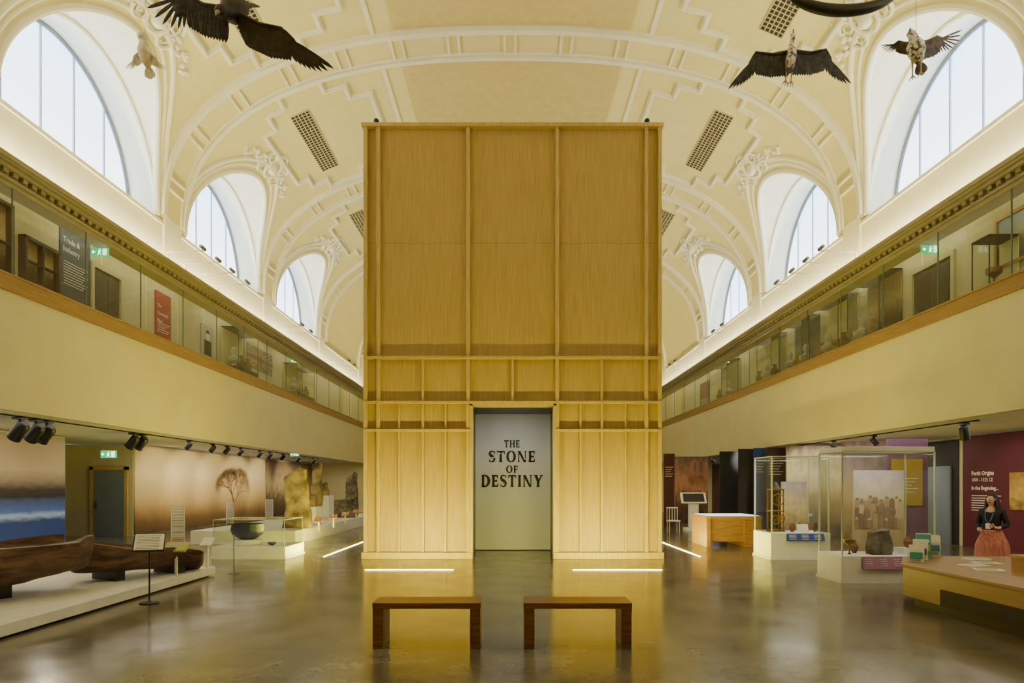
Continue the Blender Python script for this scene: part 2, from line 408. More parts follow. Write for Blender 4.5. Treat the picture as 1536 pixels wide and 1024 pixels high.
for sd,nm in((-1,'left'),(1,'right')):
    def bx(mb,x0,x1,*r,m=None): mb.box(sd*x0,sd*x1,*r,m=m); return mb
    lw=MB(beige)
    if sd<0:
        bx(lw,XL,XL+.2,Y0,20.6,0,3.26); bx(lw,XL,XL+.2,24.3,Y1,0,3.26)
        bx(lw,15.9,16,20.6,24.3,0,3.26); bx(lw,XL+.2,16,24.3,24.5,0,3.26); bx(lw,XL+.2,16,20.4,20.6,0,3.26)
    else: bx(lw,XL,XL+.2,Y0,Y1,0,3.26)
    struct(lw,'wall_'+nm)
    u=MB(fasc); bx(u,XF,XF+.2,Y0,Y1,3.26,5.54); trim(u)
    u=MB(soff); bx(u,XF+.2,16,Y0,Y1,3.3,3.5); struct(u,'ceiling')
    u=MB(oakh); bx(u,XF-.04,XF+.2,Y0,Y1,5.54,5.84); bx(u,XF-.06,XF+.22,Y0,Y1,5.84,5.88); trim(u)
    u=MB(beige); bx(u,XF+.2,XG+.2,Y0,Y1,5.3,5.4); struct(u,'floor')
    u=MB(M('gallery_wall',(202,195,156),.7)); bx(u,XG,XG+.2,Y0,Y1,5.4,9.44)
    struct(u,'wall_gallery_'+nm)
    u=MB(soff); bx(u,XW+.1,XG,Y0,Y1,8.62,8.72); struct(u,'ceiling')
    u=MB(white); bx(u,XW,XP+.7,Y0,Y1,8.72,SILL); bx(u,XW,XW+.1,Y0,Y1,8.0,8.72); bx(u,XW-.05,XW,Y0,Y1,9.33,9.42)
    for py in PIERS: bx(u,XW-.08,XW,py-.5,py+.5,8.2,9.62)
    struct(u,'wall_'+nm+'_clerestory')
    u=MB(cornw); bx(u,9.72,XW,Y0,Y1,7.58,7.74); bx(u,9.68,9.72,Y0,Y1,7.68,7.74); bx(u,9.74,XW,Y0,Y1,7.74,7.86); bx(u,9.60,XW,Y0,Y1,7.86,7.94); bx(u,9.55,XW,Y0,Y1,7.94,8.0); bx(u,9.52,9.60,Y0,Y1,8.0,8.1)
    y=Y0+.1
    while y<Y1-.2: bx(u,9.65,9.74,y,y+.13,7.78,7.86); y+=.26
    trim(u)
    u=MB(led); bx(u,9.80,9.88,Y0+.2,Y1-.2,8.0,8.03); u.obj('cove_light_strip',origin=(sd*9.84,18,8.0),label='warm linear cove light along top of cornice',cat='light strip')
    for i,yc in enumerate(WIN):
        n=40; pl=[(WR*cos(pi*k/n),SILL+WH*sin(pi*k/n)+.03) for k in range(n+1)]
        w=MB(blind).prism(pl,(sd*XP,yc,0),(0,1,0),(0,0,1),(sd*.03,0,0))
        wo=struct(w,'window_%d'%(i*2+(1 if sd<0 else 2)))
        fr=MB(whitep); fr.tube([(sd*(XP-.03),yc+a*.985,SILL+.03+(b-SILL-.03)*.985) for a,b in pl],.045,6,M('frame_grey',(130,140,150),.5))
        gm=M('mullion_grey',(176,192,212),.5)
        for dy in(-1.85,-.6,.6,1.85):
            zz=SILL+WH*sqrt(1-(dy/WR)**2); fr.box(sd*(XP-.04),sd*(XP),yc+dy-.02,yc+dy+.02,SILL,zz,gm)
        fr.box(sd*(XP-.1),sd*XP,yc-WR,yc+WR,SILL,SILL+.1)
        fr.obj('window_frame',parent=wo)
# ------------------------------------------------------------------ glass balustrade
for sd in(-1,1):
    base=None; y=8.7
    while y<44:
        if base is None:
            base=thing('glass_screen',(sd*XF,y+1.15,5.88),'tall clear glass screen above oak gallery rail','glass screen','gallery glass screens')
            MB(GLASS).box(sd*(XF+.02),sd*(XF+.035),y+.02,y+2.28,5.88,7.58).obj('glass',parent=base)
            MB(M('screen_edge',(110,130,112),.3)).box(sd*(XF+.015),sd*(XF+.04),y+2.28,y+2.3,5.88,7.58).obj('edge_trim',parent=base)
        else: copy_thing(base,(sd*XF,y+1.15,5.88))
        y+=2.3
# ------------------------------------------------------------------ tower
tw=thing('exhibition_pavilion',(0,TY,0),'tall oak-clad box pavilion with timber battens and doorway','pavilion')
def tx(px): return (px-768)*s_
def tz(py): return H+(728-py)*s_
xl,xr=tx(545),tx(993); zt=tz(187); dx0,dx1=tx(706),tx(833); dz=tz(607)
D=6.9; g=.12
bd=MB(oak); bd.box(xl+.01,dx0,TY+g,TY+g+.1,.0,zt-.05); bd.box(dx1,xr-.01,TY+g,TY+g+.1,0,zt-.05); bd.box(dx0,dx1,TY+g,TY+g+.1,dz,zt-.05)
bd.box(xl+.01,xl+.1,TY+g+.1,TY+D,0,zt-.05); bd.box(xr-.1,xr-.01,TY+g+.1,TY+D,0,zt-.05); bd.box(xl+.1,xr-.1,TY+D-.1,TY+D,0,zt-.05)
bd.obj('wall_panelling',parent=tw)
MB(oakt).box(xl-.04,xr+.04,TY-.04,TY+D,zt-.05,zt+.04).obj('top_capping',parent=tw)
MB(black).box(dx0-.03,dx0,TY+g+.1,19.0,0,dz).box(dx1,dx1+.03,TY+g+.1,19.0,0,dz).box(dx0-.03,dx1+.03,TY+g+.1,19,dz,dz+.05).obj('recess_lining',parent=tw)
MB(oakt).box(dx0-.02,dx0+.05,TY-.01,TY+g+.3,0,dz+.03).box(dx1-.05,dx1+.02,TY-.01,TY+g+.3,0,dz+.03).box(dx0-.02,dx1+.02,TY-.01,TY+g+.3,dz-.02,dz+.06).obj('door_frame',parent=tw)
zr=[tz(362),tz(536),tz(603),tz(645)]
def batten(px,z0,z1,w=.075,d=.10):
    x=tx(px); MB(oakt).box(x-w/2,x+w/2,TY+g-d,TY+g,z0,z1).obj('batten',parent=tw,bev=.006)
for px in(567,702,836,970): batten(px,.16,zt-.05,.09,.11)
for px in(547.8,990.2): batten(px,.16,zt-.05,.09,.12)
for px in(634,903,769): batten(px,zr[2],zr[1],.06)
for px in(634,903): batten(px,.16,zr[2],.06)
for px in(598,668,871,939): batten(px,.16,zr[2],.045,.08)
def rail(z,x0,x1,h=.06,d=.15): MB(oakt).box(x0,x1,TY+g-d,TY+g,z-h/2,z+h/2).obj('rail',parent=tw,bev=.006)
rail(zr[1],xl,xr); rail(zr[2],xl,dx0); rail(zr[2],dx1,xr); rail(zr[3],xl,dx0); rail(zr[3],dx1,xr); rail(zr[2],dx0,dx1)
MB(M('joint_shadow_oak',(140,116,70),.6)).box(xl+.12,xr-.12,TY+g-.003,TY+g,zr[0]-.006,zr[0]+.006).obj('panel_joint',parent=tw)
MB(oakt).box(xl-.04,dx0+.05,TY-.05,TY+g,0,.16).obj('plinth',parent=tw,bev=.01); MB(oakt).box(dx1-.05,xr+.04,TY-.05,TY+g,0,.16).obj('plinth',parent=tw,bev=.01)
PY=18.95
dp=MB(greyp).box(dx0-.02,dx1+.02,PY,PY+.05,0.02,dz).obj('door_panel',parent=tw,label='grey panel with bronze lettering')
def letters():
    G={}
    def bar(x0,y0,x1,y1): return [(x0,y0),(x1,y0),(x1,y1),(x0,y1)]
    def stem(x,w=.27,y0=0,y1=1,sw=.42,b=True,t=True):
        o=[[(x-w/2,y0),(x+w/2,y0),(x+w/2*.86,(y0+y1)/2),(x+w/2,y1),(x-w/2,y1),(x-w/2*.86,(y0+y1)/2)]]
        if b:o.append([(x-sw/2,y0),(x+sw/2,y0),(x+w/2*.8,y0+.09),(x-w/2*.8,y0+.09)])
        if t:o.append([(x-sw/2,y1),(x-w/2*.8,y1-.09),(x+w/2*.8,y1-.09),(x+sw/2,y1)])
        return o
    G['T']=(.84,stem(.42,t=False)+[bar(.04,.86,.8,1),[(.0,.70),(.08,.70),(.15,.95),(.02,1)],[(.84,.70),(.76,.70),(.69,.95),(.82,1)]])
    G['H']=(.95,stem(.18)+stem(.77)+[bar(.2,.44,.75,.58)])
    arm=lambda y,x:[bar(.2,y,x,y+.14)]
    G['E']=(.72,stem(.18)+arm(0,.62)+arm(.43,.54)+arm(.86,.62)+[[(.69,.30),(.61,.30),(.51,.05),(.66,0)],[(.67,.71),(.59,.71),(.5,.95),(.64,1)],[(.57,.32),(.57,.68),(.5,.56),(.5,.44)]])
    G['F']=(.68,stem(.18)+arm(.42,.54)+arm(.86,.62)+[[(.67,.68),(.59,.68),(.5,.95),(.64,1)],[(.57,.30),(.57,.66),(.5,.55),(.5,.42)]])
    G['I']=(.4,stem(.2))
    def ring(cx,rx,a0,a1,n,ix):
        o=[]
        for i in range(n):
            p=a0+(a1-a0)*i/n;q=a0+(a1-a0)*(i+1)/n
            O=lambda a:(cx+rx*cos(a),.5+.53*sin(a)); I=lambda a:(cx+ix*cos(a),.5+.41*sin(a))
            o.append([O(p),O(q),I(q),I(p)])
        return o
    G['O']=(1.,ring(.5,.5,0,2*pi,24,.23))
    G['D']=(.92,stem(.18)+ring(.3,.62,-pi/2,pi/2,14,.32)+[bar(.15,-.03,.31,.09),bar(.15,.91,.31,1.03)])
    G['N']=(.98,stem(.14,.12,sw=.32,t=False)+stem(.82,.12,sw=.32,b=False)+[[(.02,1),(.30,1),(.88,0),(.66,-.02)]])
    G['Y']=(.92,stem(.46,.27,0,.5,t=False)+[[(.05,1),(.35,1),(.6,.45),(.32,.45)],[(.91,1),(.75,1),(.42,.45),(.57,.42)],bar(-.02,.93,.4,1),bar(.65,.93,.96,1)])
    pts=[(.6,.8),(.52,.92),(.34,.97),(.16,.9),(.1,.76),(.16,.63),(.32,.54),(.48,.44),(.58,.3),(.54,.13),(.38,.03),(.2,.04),(.07,.18)]
    wd=[.06,.10,.13,.18,.23,.26,.28,.28,.25,.2,.14,.1,.06]
    o=[];L=[];R=[]
    for i,p in enumerate(pts):
        a=Vector(pts[max(i-1,0)]);b=Vector(pts[min(i+1,len(pts)-1)]); d=(b-a).normalized(); n=Vector((-d.y,d.x))*wd[i]/2; L.append(Vector(p)+n);R.append(Vector(p)-n)
    for i in range(len(pts)-1): o.append([tuple(L[i]),tuple(L[i+1]),tuple(R[i+1]),tuple(R[i])])
    o+=[[(.57,.72),(.64,.72),(.63,.98),(.56,.94)],[(.04,.28),(.11,.28),(.11,.04),(.03,.0)]]
    G['S']=(.68,o); return G
G=letters(); pp=PY/F
slit=M('letter_cut',(168,168,184),.6)
def word(w,px0,px1,pyt,pyb,cuts=()):
    h=(pyb-pyt)*pp; gap=.13; tot=sum(G[c][0] for c in w)+gap*(len(w)-1); W=(px1-px0)*pp; kx=W/tot
    x=(px0-768)*pp; z=H+(728-pyb)*pp
    mb=MB(lett)
    for c in w:
        for poly in G[c][1]: mb.prism([(x+a*kx,z+b*h) for a,b in poly],(0,PY-.012,0),(1,0,0),(0,0,1),(0,.012,0))
        x+=(G[c][0]+gap)*kx
    x0=(px0-768)*pp
    for a0,b0,a1,b1,wd in cuts:
        p=Vector((x0+a0*W,0,z+b0*h)); q=Vector((x0+a1*W,0,z+b1*h)); d=(q-p); n=Vector((-d.z,0,d.x)).normalized()*wd*h
        mb.obox(((p+q)/2+Vector((0,PY-.013,0))),d/2,n,(0,.0012,0),slit)
    mb.obj('lettering',parent=dp)
word('THE',756,780,660,671); word('STONE',733,803,676,693,((-.02,.22,.16,.5,.06),(.14,.85,.27,.75,.05),(.76,.25,.84,.35,.04)))
word('OF',759,777,698,709); word('DESTINY',722,814,712,730)
def camthing(x):
    e=thing('security_camera',(x,TY+.15,zt+.04),'small dark dome camera on top of oak pavilion','camera','roof cameras')
    MB(black).box(x-.07,x+.07,TY+.08,TY+.22,zt+.04,zt+.07).obj('base',parent=e); m=MB(black).cyl((x,TY+.15,zt+.07),(x,TY+.15,zt+.12),.03); m.ell((x,TY+.13,zt+.16),(.07,.09,.06)); m.obj('camera_head',parent=e)
camthing(tx(563)); camthing(tx(972))
def strip(x0,x1,y0,y1,lab='recessed linear floor uplight beside oak pavilion'):
    e=thing('floor_uplight',((x0+x1)/2,(y0+y1)/2,0),lab,'floor light','recessed floor uplights')
    MB(steel).box(x0-.02,x1+.02,y0-.02,y1+.02,-.01,.006).obj('housing',parent=e)
    MB(ledf).box(x0,x1,y0,y1,.004,.012).obj('diffuser',parent=e)
strip(-3.12,-1.25,14.48,14.54); strip(1.29,3.19,14.48,14.54); strip(-4.76,-4.71,17.2,22.5); strip(4.71,4.76,17.2,22.5)
def area(name,loc,rot,sx,sy,e,col,spread=None):
    l=bpy.data.lights.new(name,'AREA'); l.shape='RECTANGLE'; l.size=sx; l.size_y=sy; l.energy=e; l.color=col
    if spread: l.spread=spread
    o=bpy.data.objects.new(name,l); o.location=loc; o.rotation_euler=rot; SC.collection.objects.link(o); return o
warm=(1.,.90,.10); wm=(1.,.93,.66)
for x in(-2.19,2.24): area('uplight',(x,14.51,.02),(radians(180-56),0,0),1.88,.05,340,warm)
for sx in(-1,1):
    area('uplight_side',(sx*4.73,19.8,.02),(radians(180),radians(sx*38),0),.05,5.2,420,(1.,.84,.12))
area('recess_fill',(0,17.7,dz-.03),(radians(14),0,0),1.4,.3,18,(.88,.92,1))  # added fill light to brighten the lettered panel, no fitting modelled
for sd in(-1,1):
    for y in(12,20,28,36,43):
        area('gallery_lamp',(sd*10.7,y,8.55),(0,0,0),.5,7,38,wm)
    for y in(10,16,22,28,35,42):
        area('underbalcony_fill',(sd*11.6,y,3.25),(0,0,0),2.6,4,50,(1,.91,.76))  # added fill under the soffit, not an actual fitting
area('hall_fill',(0,6,13.9),(0,0,0),6,8,70,(1,.95,.82))  # added overhead fill for the hall, no real fixture here
area('hall_fill',(0,30,14),(0,0,0),6,10,90,(1,.94,.76))
# ------------------------------------------------------------------ benches
def bench(x0,x1,y0,y1,h):
    e=thing('bench',((x0+x1)/2,(y0+y1)/2,0),'low dark-stained slab-leg wooden bench on concrete floor','bench','hall benches')
    t=.065
    MB(bwood).box(x0,x1,y0,y1,h-t,h).obj('seat',parent=e,bev=.005)
    for a,b in((x0+.005,x0+.12),(x1-.12,x1-.005)): MB(bwood).box(a,b,y0+.005,y1-.005,0,h-t).obj('leg',parent=e,bev=.004)
    return e
Yb=1843.2/244
b1=bench((558-768)*Yb/F,(721-768)*Yb/F,Yb,Yb+.44,.5)
copy_thing(b1,(((786+948)/2-768)*Yb/F,Yb+.22,0))
# ------------------------------------------------------------------ left side
MB(whitep).box(-5.95,-11.5,3.5,13.7,0.03,.18).box(-6.05,-11.4,3.6,13.6,0,.03,m=blackp).obj('display_plinth',origin=(-8.5,9,0),bev=.01,label='long low white display plinth under log boat',cat='plinth')
def logpiece(p0,p1,w0,w1,z0,z1,hh,nm,lab,seed,dip=0.):
    p0=Vector(p0);p1=Vector(p1); ax=(p1-p0).normalized(); sd=Vector((ax.y,-ax.x,0)); rings=[]
    for i in range(41):
        s=i/40; c=p0.lerp(p1,s); w=w0+(w1-w0)*s; endt=min(1,(.45+s*6),(.5+(1-s)*5)); w*=endt
        zt_=z0+(z1-z0)*s+.03*sin(s*6+seed)-dip*sin(pi*s); zb=zt_-hh*(1-.3*s)
        ring=[]
        for k in range(17):
            a=pi+pi*k/16; sa=math.copysign(abs(sin(a))**.8,sin(a)); ring.append(c+sd*w*cos(a)+Vector((0,0,zt_+(zt_-zb)*sa)))
        for k in range(17):
            a=2*pi-pi*k/16; sa=math.copysign(abs(sin(a))**.8,sin(a)); ring.append(c+sd*w*.88*cos(a)+Vector((0,0,zt_+.01+(zt_-zb)*.72*sa)))
        ring=[p+Vector((0,0,1))*noise.noise(Vector((p.x*.7,p.y*.7,seed)))*.12+sd*noise.noise(p*1.1+Vector((0,seed,0)))*.04+Vector((0,0,noise.noise(p*7)*.012)) for p in ring]
        rings.append(ring)
    e=thing(nm,(p0.lerp(p1,.5).x,p0.lerp(p1,.5).y,.18),lab,'log boat')
    MB(logw).loft(rings).obj('hull',parent=e,ang=60)
    for s in(.25,.75):
        c=p0.lerp(p1,s); zz=z0+(z1-z0)*s-hh*.8
        MB(black).obox((c.x,c.y,(.18+zz+.1)/2),ax*.08,sd*.35,Vector((0,0,(zz+.1-.18)/2))).obj('support',parent=e)
logpiece((-9.3,6.9,0),(-7.0,11.0,0),1.2,.92,1.04,.94,.80,'log_boat','ancient brown hollowed dugout log boat on black supports',1.3,.03)
logpiece((-7.25,11.3,0),(-6.15,13.3,0),.66,.5,.86,.56,.5,'log_boat','broken end section of ancient brown dugout boat',4.1,.02)
def stand(x,y,h,w,d,lab,mat_p,lines=True,rz=0.):
    e=thing('sign_stand',(x,y,0),lab,'sign stand')
    MB(black).lathe([(.14,0),(.14,.015),(.03,.03),(.015,.04)],(x,y,0)).obj('base',parent=e)
    MB(black).cyl((x,y,.03),(x,y,h-.03),.013).obj('pole',parent=e)
    U=Vector((1,0,0)); V=Vector((0,cos(radians(48)),sin(radians(48)))); n=Vector((0,-sin(radians(48)),cos(radians(48)))); c=Vector((x,y,h))
    MB(black).obox(c,U*w/2,V*d/2,n*.012).obj('frame',parent=e)
    q=MB(mat_p).obox(c+n*.014,U*(w/2-.02),V*(d/2-.02),n*.003)
    if lines:
        for i in range(9): q.obox(c+n*.019+V*(d/2-.06-i*.03)+U*(-.02 if i%3 else 0),U*(w/2-.06),V*.003,n*.001,ink)
    q.obj('sign_panel',parent=e); e.rotation_euler=(0,0,rz); return e
stand(-5.55,10.45,.93,.44,.34,'black floor-standing sign with tilted printed panel',paper,rz=.35)
def label_post(x,y,z,mat_,w=.3,h=.75,lab='small tilted information label on thin post',k=1.):
    e=thing('label_stand',(x,y,z),lab,'label stand','tilted information labels')
    MB(whitep).box(x-.02,x+.02,y-.02,y+.02,z,z+h).obj('post',parent=e)
    MB(mat_).obox((x,y,z+h),(w/2,0,0),(0,.11*k,.07*k),(0,-.008,.012)).obj('tray',parent=e)
    m=MB(mat_).obox((x,y-.008,z+h+.016),(w/2-.01,0,0),(0,.10*k,.064*k),(0,-.001,.002))
    for i in range(3): m.obox((x-.02,y-.012+(.04-.03*i)*k,z+h+.02+(.026-.0195*i)*k),(w/2-.08,0,0),(0,.003,.002),(0,-.0008,.0015),paper)
    m.obj('label_panel',parent=e)
label_post(-6.1,12.4,.18,yelp,.42,.5,lab='yellow-green tilted information label beside log boat'); label_post(-6.05,13.55,.18,paper,.2,.5)
for px,py in((478,797),(500,791),(518,785.5),(534,780.5)):
    Y=1.38*F/(py-728); label_post((px-768)*Y/F,Y,.42,orange,.24,.36,lab='orange tilted information label on white post',k=.8)
e=thing('barrier_post',(-5.7,14.0,0),'slim black barrier post beside white plinth','post')
MB(steel).lathe([(.12,0),(.12,.01),(.02,.02),(.01,.03)],(-5.7,14.0,0)).obj('base',parent=e); MB(steel).cyl((-5.7,14.0,.02),(-5.7,14.0,.8),.01).obj('pole',parent=e)
def vitrine(name,x0,x1,y0,y1,bh,top,lab,base=whitep,lid=None,ew=.012):
    e=thing(name,((x0+x1)/2,(y0+y1)/2,0),lab,'display case')
    MB(base).box(x0,x1,y0,y1,.05,bh).obj('base',parent=e,bev=.01)
    MB(base).box(x0-.02,x1+.02,y0-.02,y1+.02,.0,.05).obj('toe_kick',parent=e)
    g=.03; t=.012; m=MB(GLASS)
    m.box(x0+g,x1-g,y0+g,y0+g+t,bh,top).box(x0+g,x1-g,y1-g-t,y1-g,bh,top).box(x0+g,x0+g+t,y0+g+t,y1-g-t,bh,top).box(x1-g-t,x1-g,y0+g+t,y1-g-t,bh,top)
    if not lid: m.box(x0+g,x1-g,y0+g,y1-g,top,top+t)
    m.obj('glass_hood',parent=e)
    ed=MB(edgem)
    for x in(x0+g,x1-g):
        for y in(y0+g,y1-g): ed.box(x-ew/2,x+ew/2,y-ew/2,y+ew/2,bh,top)
    for y in(y0+g,y1-g): ed.box(x0+g,x1-g,y-ew/2,y+ew/2,top,top+.016)
    for x in(x0+g,x1-g): ed.box(x-ew/2,x+ew/2,y0+g,y1-g,top,top+.016)
    ed.obj('edge_trim',parent=e)
    if lid: MB(lid).box(x0+g,x1-g,y0+g,y1-g,top+.016,top+.10).obj('lid',parent=e,bev=.005)
    return e
vitrine('display_case',-7.35,-5.55,16.7,18.2,.30,.95,'low glass display case on white base holding bowl')
MB(whitep).lathe([(.36,.30),(.36,.42),(.34,.44)],(-6.7,17.3,0)).obj('pedestal',origin=(-6.7,17.3,.30),label='round white pedestal inside glass case',cat='pedestal')
MB(bowlm).lathe([(.14,0),(.22,.03),(.36,.12),(.41,.24),(.39,.36),(.41,.40),(.37,.40),(.36,.30),(.32,.18),(.2,.1),(.02,.06)],(-6.7,17.3,.44),32).obj('bowl',origin=(-6.7,17.3,.44),label='large slate blue ancient bowl on white pedestal',cat='bowl')
MB(bowlm).lathe([(.04,0),(.1,.04),(.1,.08),(.09,.08),(.01,.03)],(-6.05,17.2,.30),20).obj('bowl',origin=(-6.05,17.2,.30),label='small dark bowl beside large bowl in case',cat='bowl')
MB(whitep).box(-9.8,-6.6,20.8,34,.0,.42).obj('display_plinth',origin=(-8,27,0),bev=.01,label='long white plinth under carved standing stones',cat='plinth')
def mono(nm,x,y,z,w,d,h,mat_,lab,lean=0.,seed=0.,cat='standing stone',taper=.8,n=20):
    rings=[]
    for i in range(25):
        s=i/24; e_=(1 if s<.95 else sqrt(max(.15,1-((s-.95)/.055)**2)))
        ww=w/2*(1-(1-taper)*s+.06*sin(s*5+seed))*e_; dd=d/2*(1-.2*s)*e_
        ring=[]
        for k in range(n):
            a=2*pi*k/n; c=cos(a);q=sin(a); ex=.4
            p=Vector((x+lean*s+ww*math.copysign(abs(c)**ex,c),y+dd*math.copysign(abs(q)**ex,q),z+h*s*(1+.08*(c if s>.6 else 0)*(s-.6)/.4)))
            p+=Vector((noise.noise(p*2+Vector((seed,0,0))),noise.noise(p*2.5+Vector((0,seed,0))),0))*.12*min(w,1)+Vector((1,1,0))*noise.noise(p*7)*.02; ring.append(p)
        rings.append(ring)
    return MB(mat_).loft(rings).obj(nm,origin=(x,y,z),label=lab,cat=cat,ang=50)
mono('standing_stone',-6.95,22.2,.42,.92,.34,1.85,stone,'tall buff carved standing stone on white plinth',-.1,2.,taper=.8)
mono('standing_stone',-7.5,26.0,.42,.5,.3,2.1,stone,'slim pale standing stone slab on white plinth',0.1,5.,taper=.6)
mono('standing_stone',-7.3,29.5,.42,1.1,.5,.8,gstone,'broad grey carved stone fragment on white plinth',0.,8.)
mono('standing_stone',-7.5,32,.42,.6,.4,1.9,gstone,'grey upright cross slab on white plinth',0.,9.,taper=.7)
MB(whitep).box(-7.6,-6.9,24,24.8,.42,1.05).obj('display_block',origin=(-7.2,24.4,.42),bev=.01,label='white display cube on long plinth',cat='plinth')
MB(whitep).box(-7.9,-7.3,27.2,28.0,.42,1.4).obj('display_block',origin=(-7.6,27.6,.42),bev=.01,label='tall white display cube on long plinth',cat='plinth')
mono('stone_fragment',-7.25,24.4,1.05,.5,.4,.35,stone,'small carved stone fragment on white cube',0.,3.,'stone')
mono('stone_fragment',-7.6,27.6,1.4,.4,.3,.5,stone,'upright carved stone fragment on white cube',0.,7.,'stone')
sepia=ramp_mat('sepia_mural',[(0.0,(92,68,36)),(.14,(122,94,52)),(.24,(168,134,80)),(.4,(208,178,116)),(.7,(230,208,154)),(1,(212,186,130))],noise_amt=.06,nscale=8,stretch=(1,3,.6))
sepia2=ramp_mat('brown_mural',[(0.0,(50,38,26)),(.3,(100,78,50)),(.6,(196,170,120)),(1,(130,104,66))],noise_amt=.25,nscale=9,stretch=(1,3,1))
sea=ramp_mat('sea_mural',[(0,(92,108,170)),(.10,(40,62,132)),(.24,(36,58,124)),(.29,(150,170,215)),(.33,(70,96,170)),(.43,(58,70,110)),(.455,(36,32,36)),(.52,(54,46,44)),(.60,(134,118,100)),(.7,(170,152,124)),(1,(144,126,100))],noise_amt=.03,nscale=5,stretch=(1,3,7),emit=.2)
def sidey(px,X=XL): return X*F/abs(px-768)
MB(sea).box(-XL+.01,-XL+.05,14.2,20.55,.05,3.2).obj('wall_mural',origin=(-XL,17,.05),label='large seascape mural of blue loch and dark hills',cat='mural')
mur=MB(sepia).box(-XL+.01,-XL+.05,24.35,37.2,.05,3.2).obj('wall_mural',origin=(-XL,28,.05),label='large sepia mural of misty field and tree',cat='mural')
MB(sepia2).box(-XL+.01,-XL+.05,37.4,45.9,.05,3.2).obj('wall_mural',origin=(-XL,40,.05),label='dark brown woodland mural on wall',cat='mural')
mt=MB(M('tree_print',(168,130,78),.7))
def br(y,z,a,l,w,dep):
    y2=y+l*cos(a)*1.6;z2=z+l*sin(a); X=-XL+.055
    d=Vector((y2-y,z2-z)).normalized(); n=Vector((-d.y,d.x))
    if z2>3.15: return
    mt.add([(X,y+n.x*w,z+n.y*w),(X,y-n.x*w,z-n.y*w),(X,y2-n.x*w*.6,z2-n.y*w*.6),(X,y2+n.x*w*.6,z2+n.y*w*.6)],[(0,1,2,3)])
    if dep>0:
        for i in range(3): br(y2,z2,a+random.uniform(-.4,.4)+(i-1)*.5,l*random.uniform(.68,.86),w*.56,dep-1)
br(33.0,.35,pi/2,.60,.10,8)
mt.obj('tree_graphic',parent=mur,recalc=False,label='bare brown tree printed on sepia mural')
def stripes(px,pyt,pyb,w,Y):
    c=P(px,pyb,Y); z1=P(px,pyt,Y).z
    e=MB(whitep); n=22
    for i in range(n): 
        z=c.z+.1+(z1-c.z-.1)*i/n; e.box(c.x-w/2,c.x+w/2,Y-.02,Y+.02,z,z+(z1-c.z)/n*.5)
    e.box(c.x-w/2,c.x-w/2+.02,Y-.015,Y+.015,0,z1).box(c.x+w/2-.02,c.x+w/2,Y-.015,Y+.015,0,z1)
    e.obj('slatted_screen',origin=(c.x,Y,0),label='freestanding pale slatted screen before mural',cat='screen')
stripes(267,757,812,.42,20.9); stripes(404,748,782,.35,31); stripes(345,752,788,.32,29)
d=MB(doorg).box(-14.85,-13.75,24.2,24.26,0,2.35); do=struct(d,'door_1',.005)
MB(steel).box(-14.72,-14.68,24.1,24.2,1.0,1.25).obj('handle',parent=do)
fm=MB(oakt).box(-14.97,-14.85,24.18,24.3,0,2.47).box(-13.75,-13.63,24.18,24.3,0,2.47).box(-14.97,-13.63,24.18,24.3,2.35,2.47); trim(fm)
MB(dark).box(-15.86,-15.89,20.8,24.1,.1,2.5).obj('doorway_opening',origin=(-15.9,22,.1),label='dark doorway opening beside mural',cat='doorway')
def exitsign(c,w=.42,h=.2):
    x,y,z=c; e=thing('exit_sign',(x,y,z),'illuminated green emergency exit sign with running figure','exit sign','exit signs')
    MB(greye).box(x-w/2,x+w/2,y-.02,y+.02,z-h/2,z+h/2).obj('sign_face',parent=e)
    m=MB(wht_e); Y=y-.024
    def bb(a,b,c_,d_): m.box(x+a*w,x+b*w,Y,Y+.004,z+c_*h,z+d_*h)
    bb(.18,.42,-.38,.38)
    m.obox((x-.02*w,Y+.002,z+.02*h),(.05*w,0,.05*h),(0,.002,0),(-.02*w,0,.2*h)); m.ell((x+.03*w,Y,z+.32*h),(.03*w*1.3,.003,.075*h*1.2),nu=8,nv=5)
    m.obox((x-.06*w,Y+.002,z-.25*h),(.03*w,0,0),(0,.002,0),(-.04*w,0,-.13*h)); m.obox((x+.06*w,Y+.002,z-.25*h),(.02*w,0,0),(0,.002,0),(.03*w,0,-.13*h))
    m.obox((x+.07*w,Y+.002,z+.1*h),(.07*w,0,0),(0,.002,0),(0,0,.03*h))
    bb(-.40,-.24,-.06,.06); m.prism([(-.46*w,0),(-.34*w,.24*h),(-.34*w,-.24*h)],(x,Y,z),(1,0,0),(0,0,1),(0,.004,0))
    m.obj('pictogram',parent=e)
    MB(steel).cyl((x-w*.35,y,z+h/2),(x-w*.35,y,z+h/2+.08),.008,n=8).cyl((x+w*.35,y,z+h/2),(x+w*.35,y,z+h/2+.08),.008,n=8).obj('hanger',parent=e)
c=P(163,681,22); exitsign((c.x,22,c.z),.5,.24)
for px,py,Y in((150,378,16.6),(1395,374,16.4),(443,541,34),(442,681,32),(1088,541,34),(1088,701,30)):
    c=P(px,py,Y); exitsign((c.x,Y,c.z))
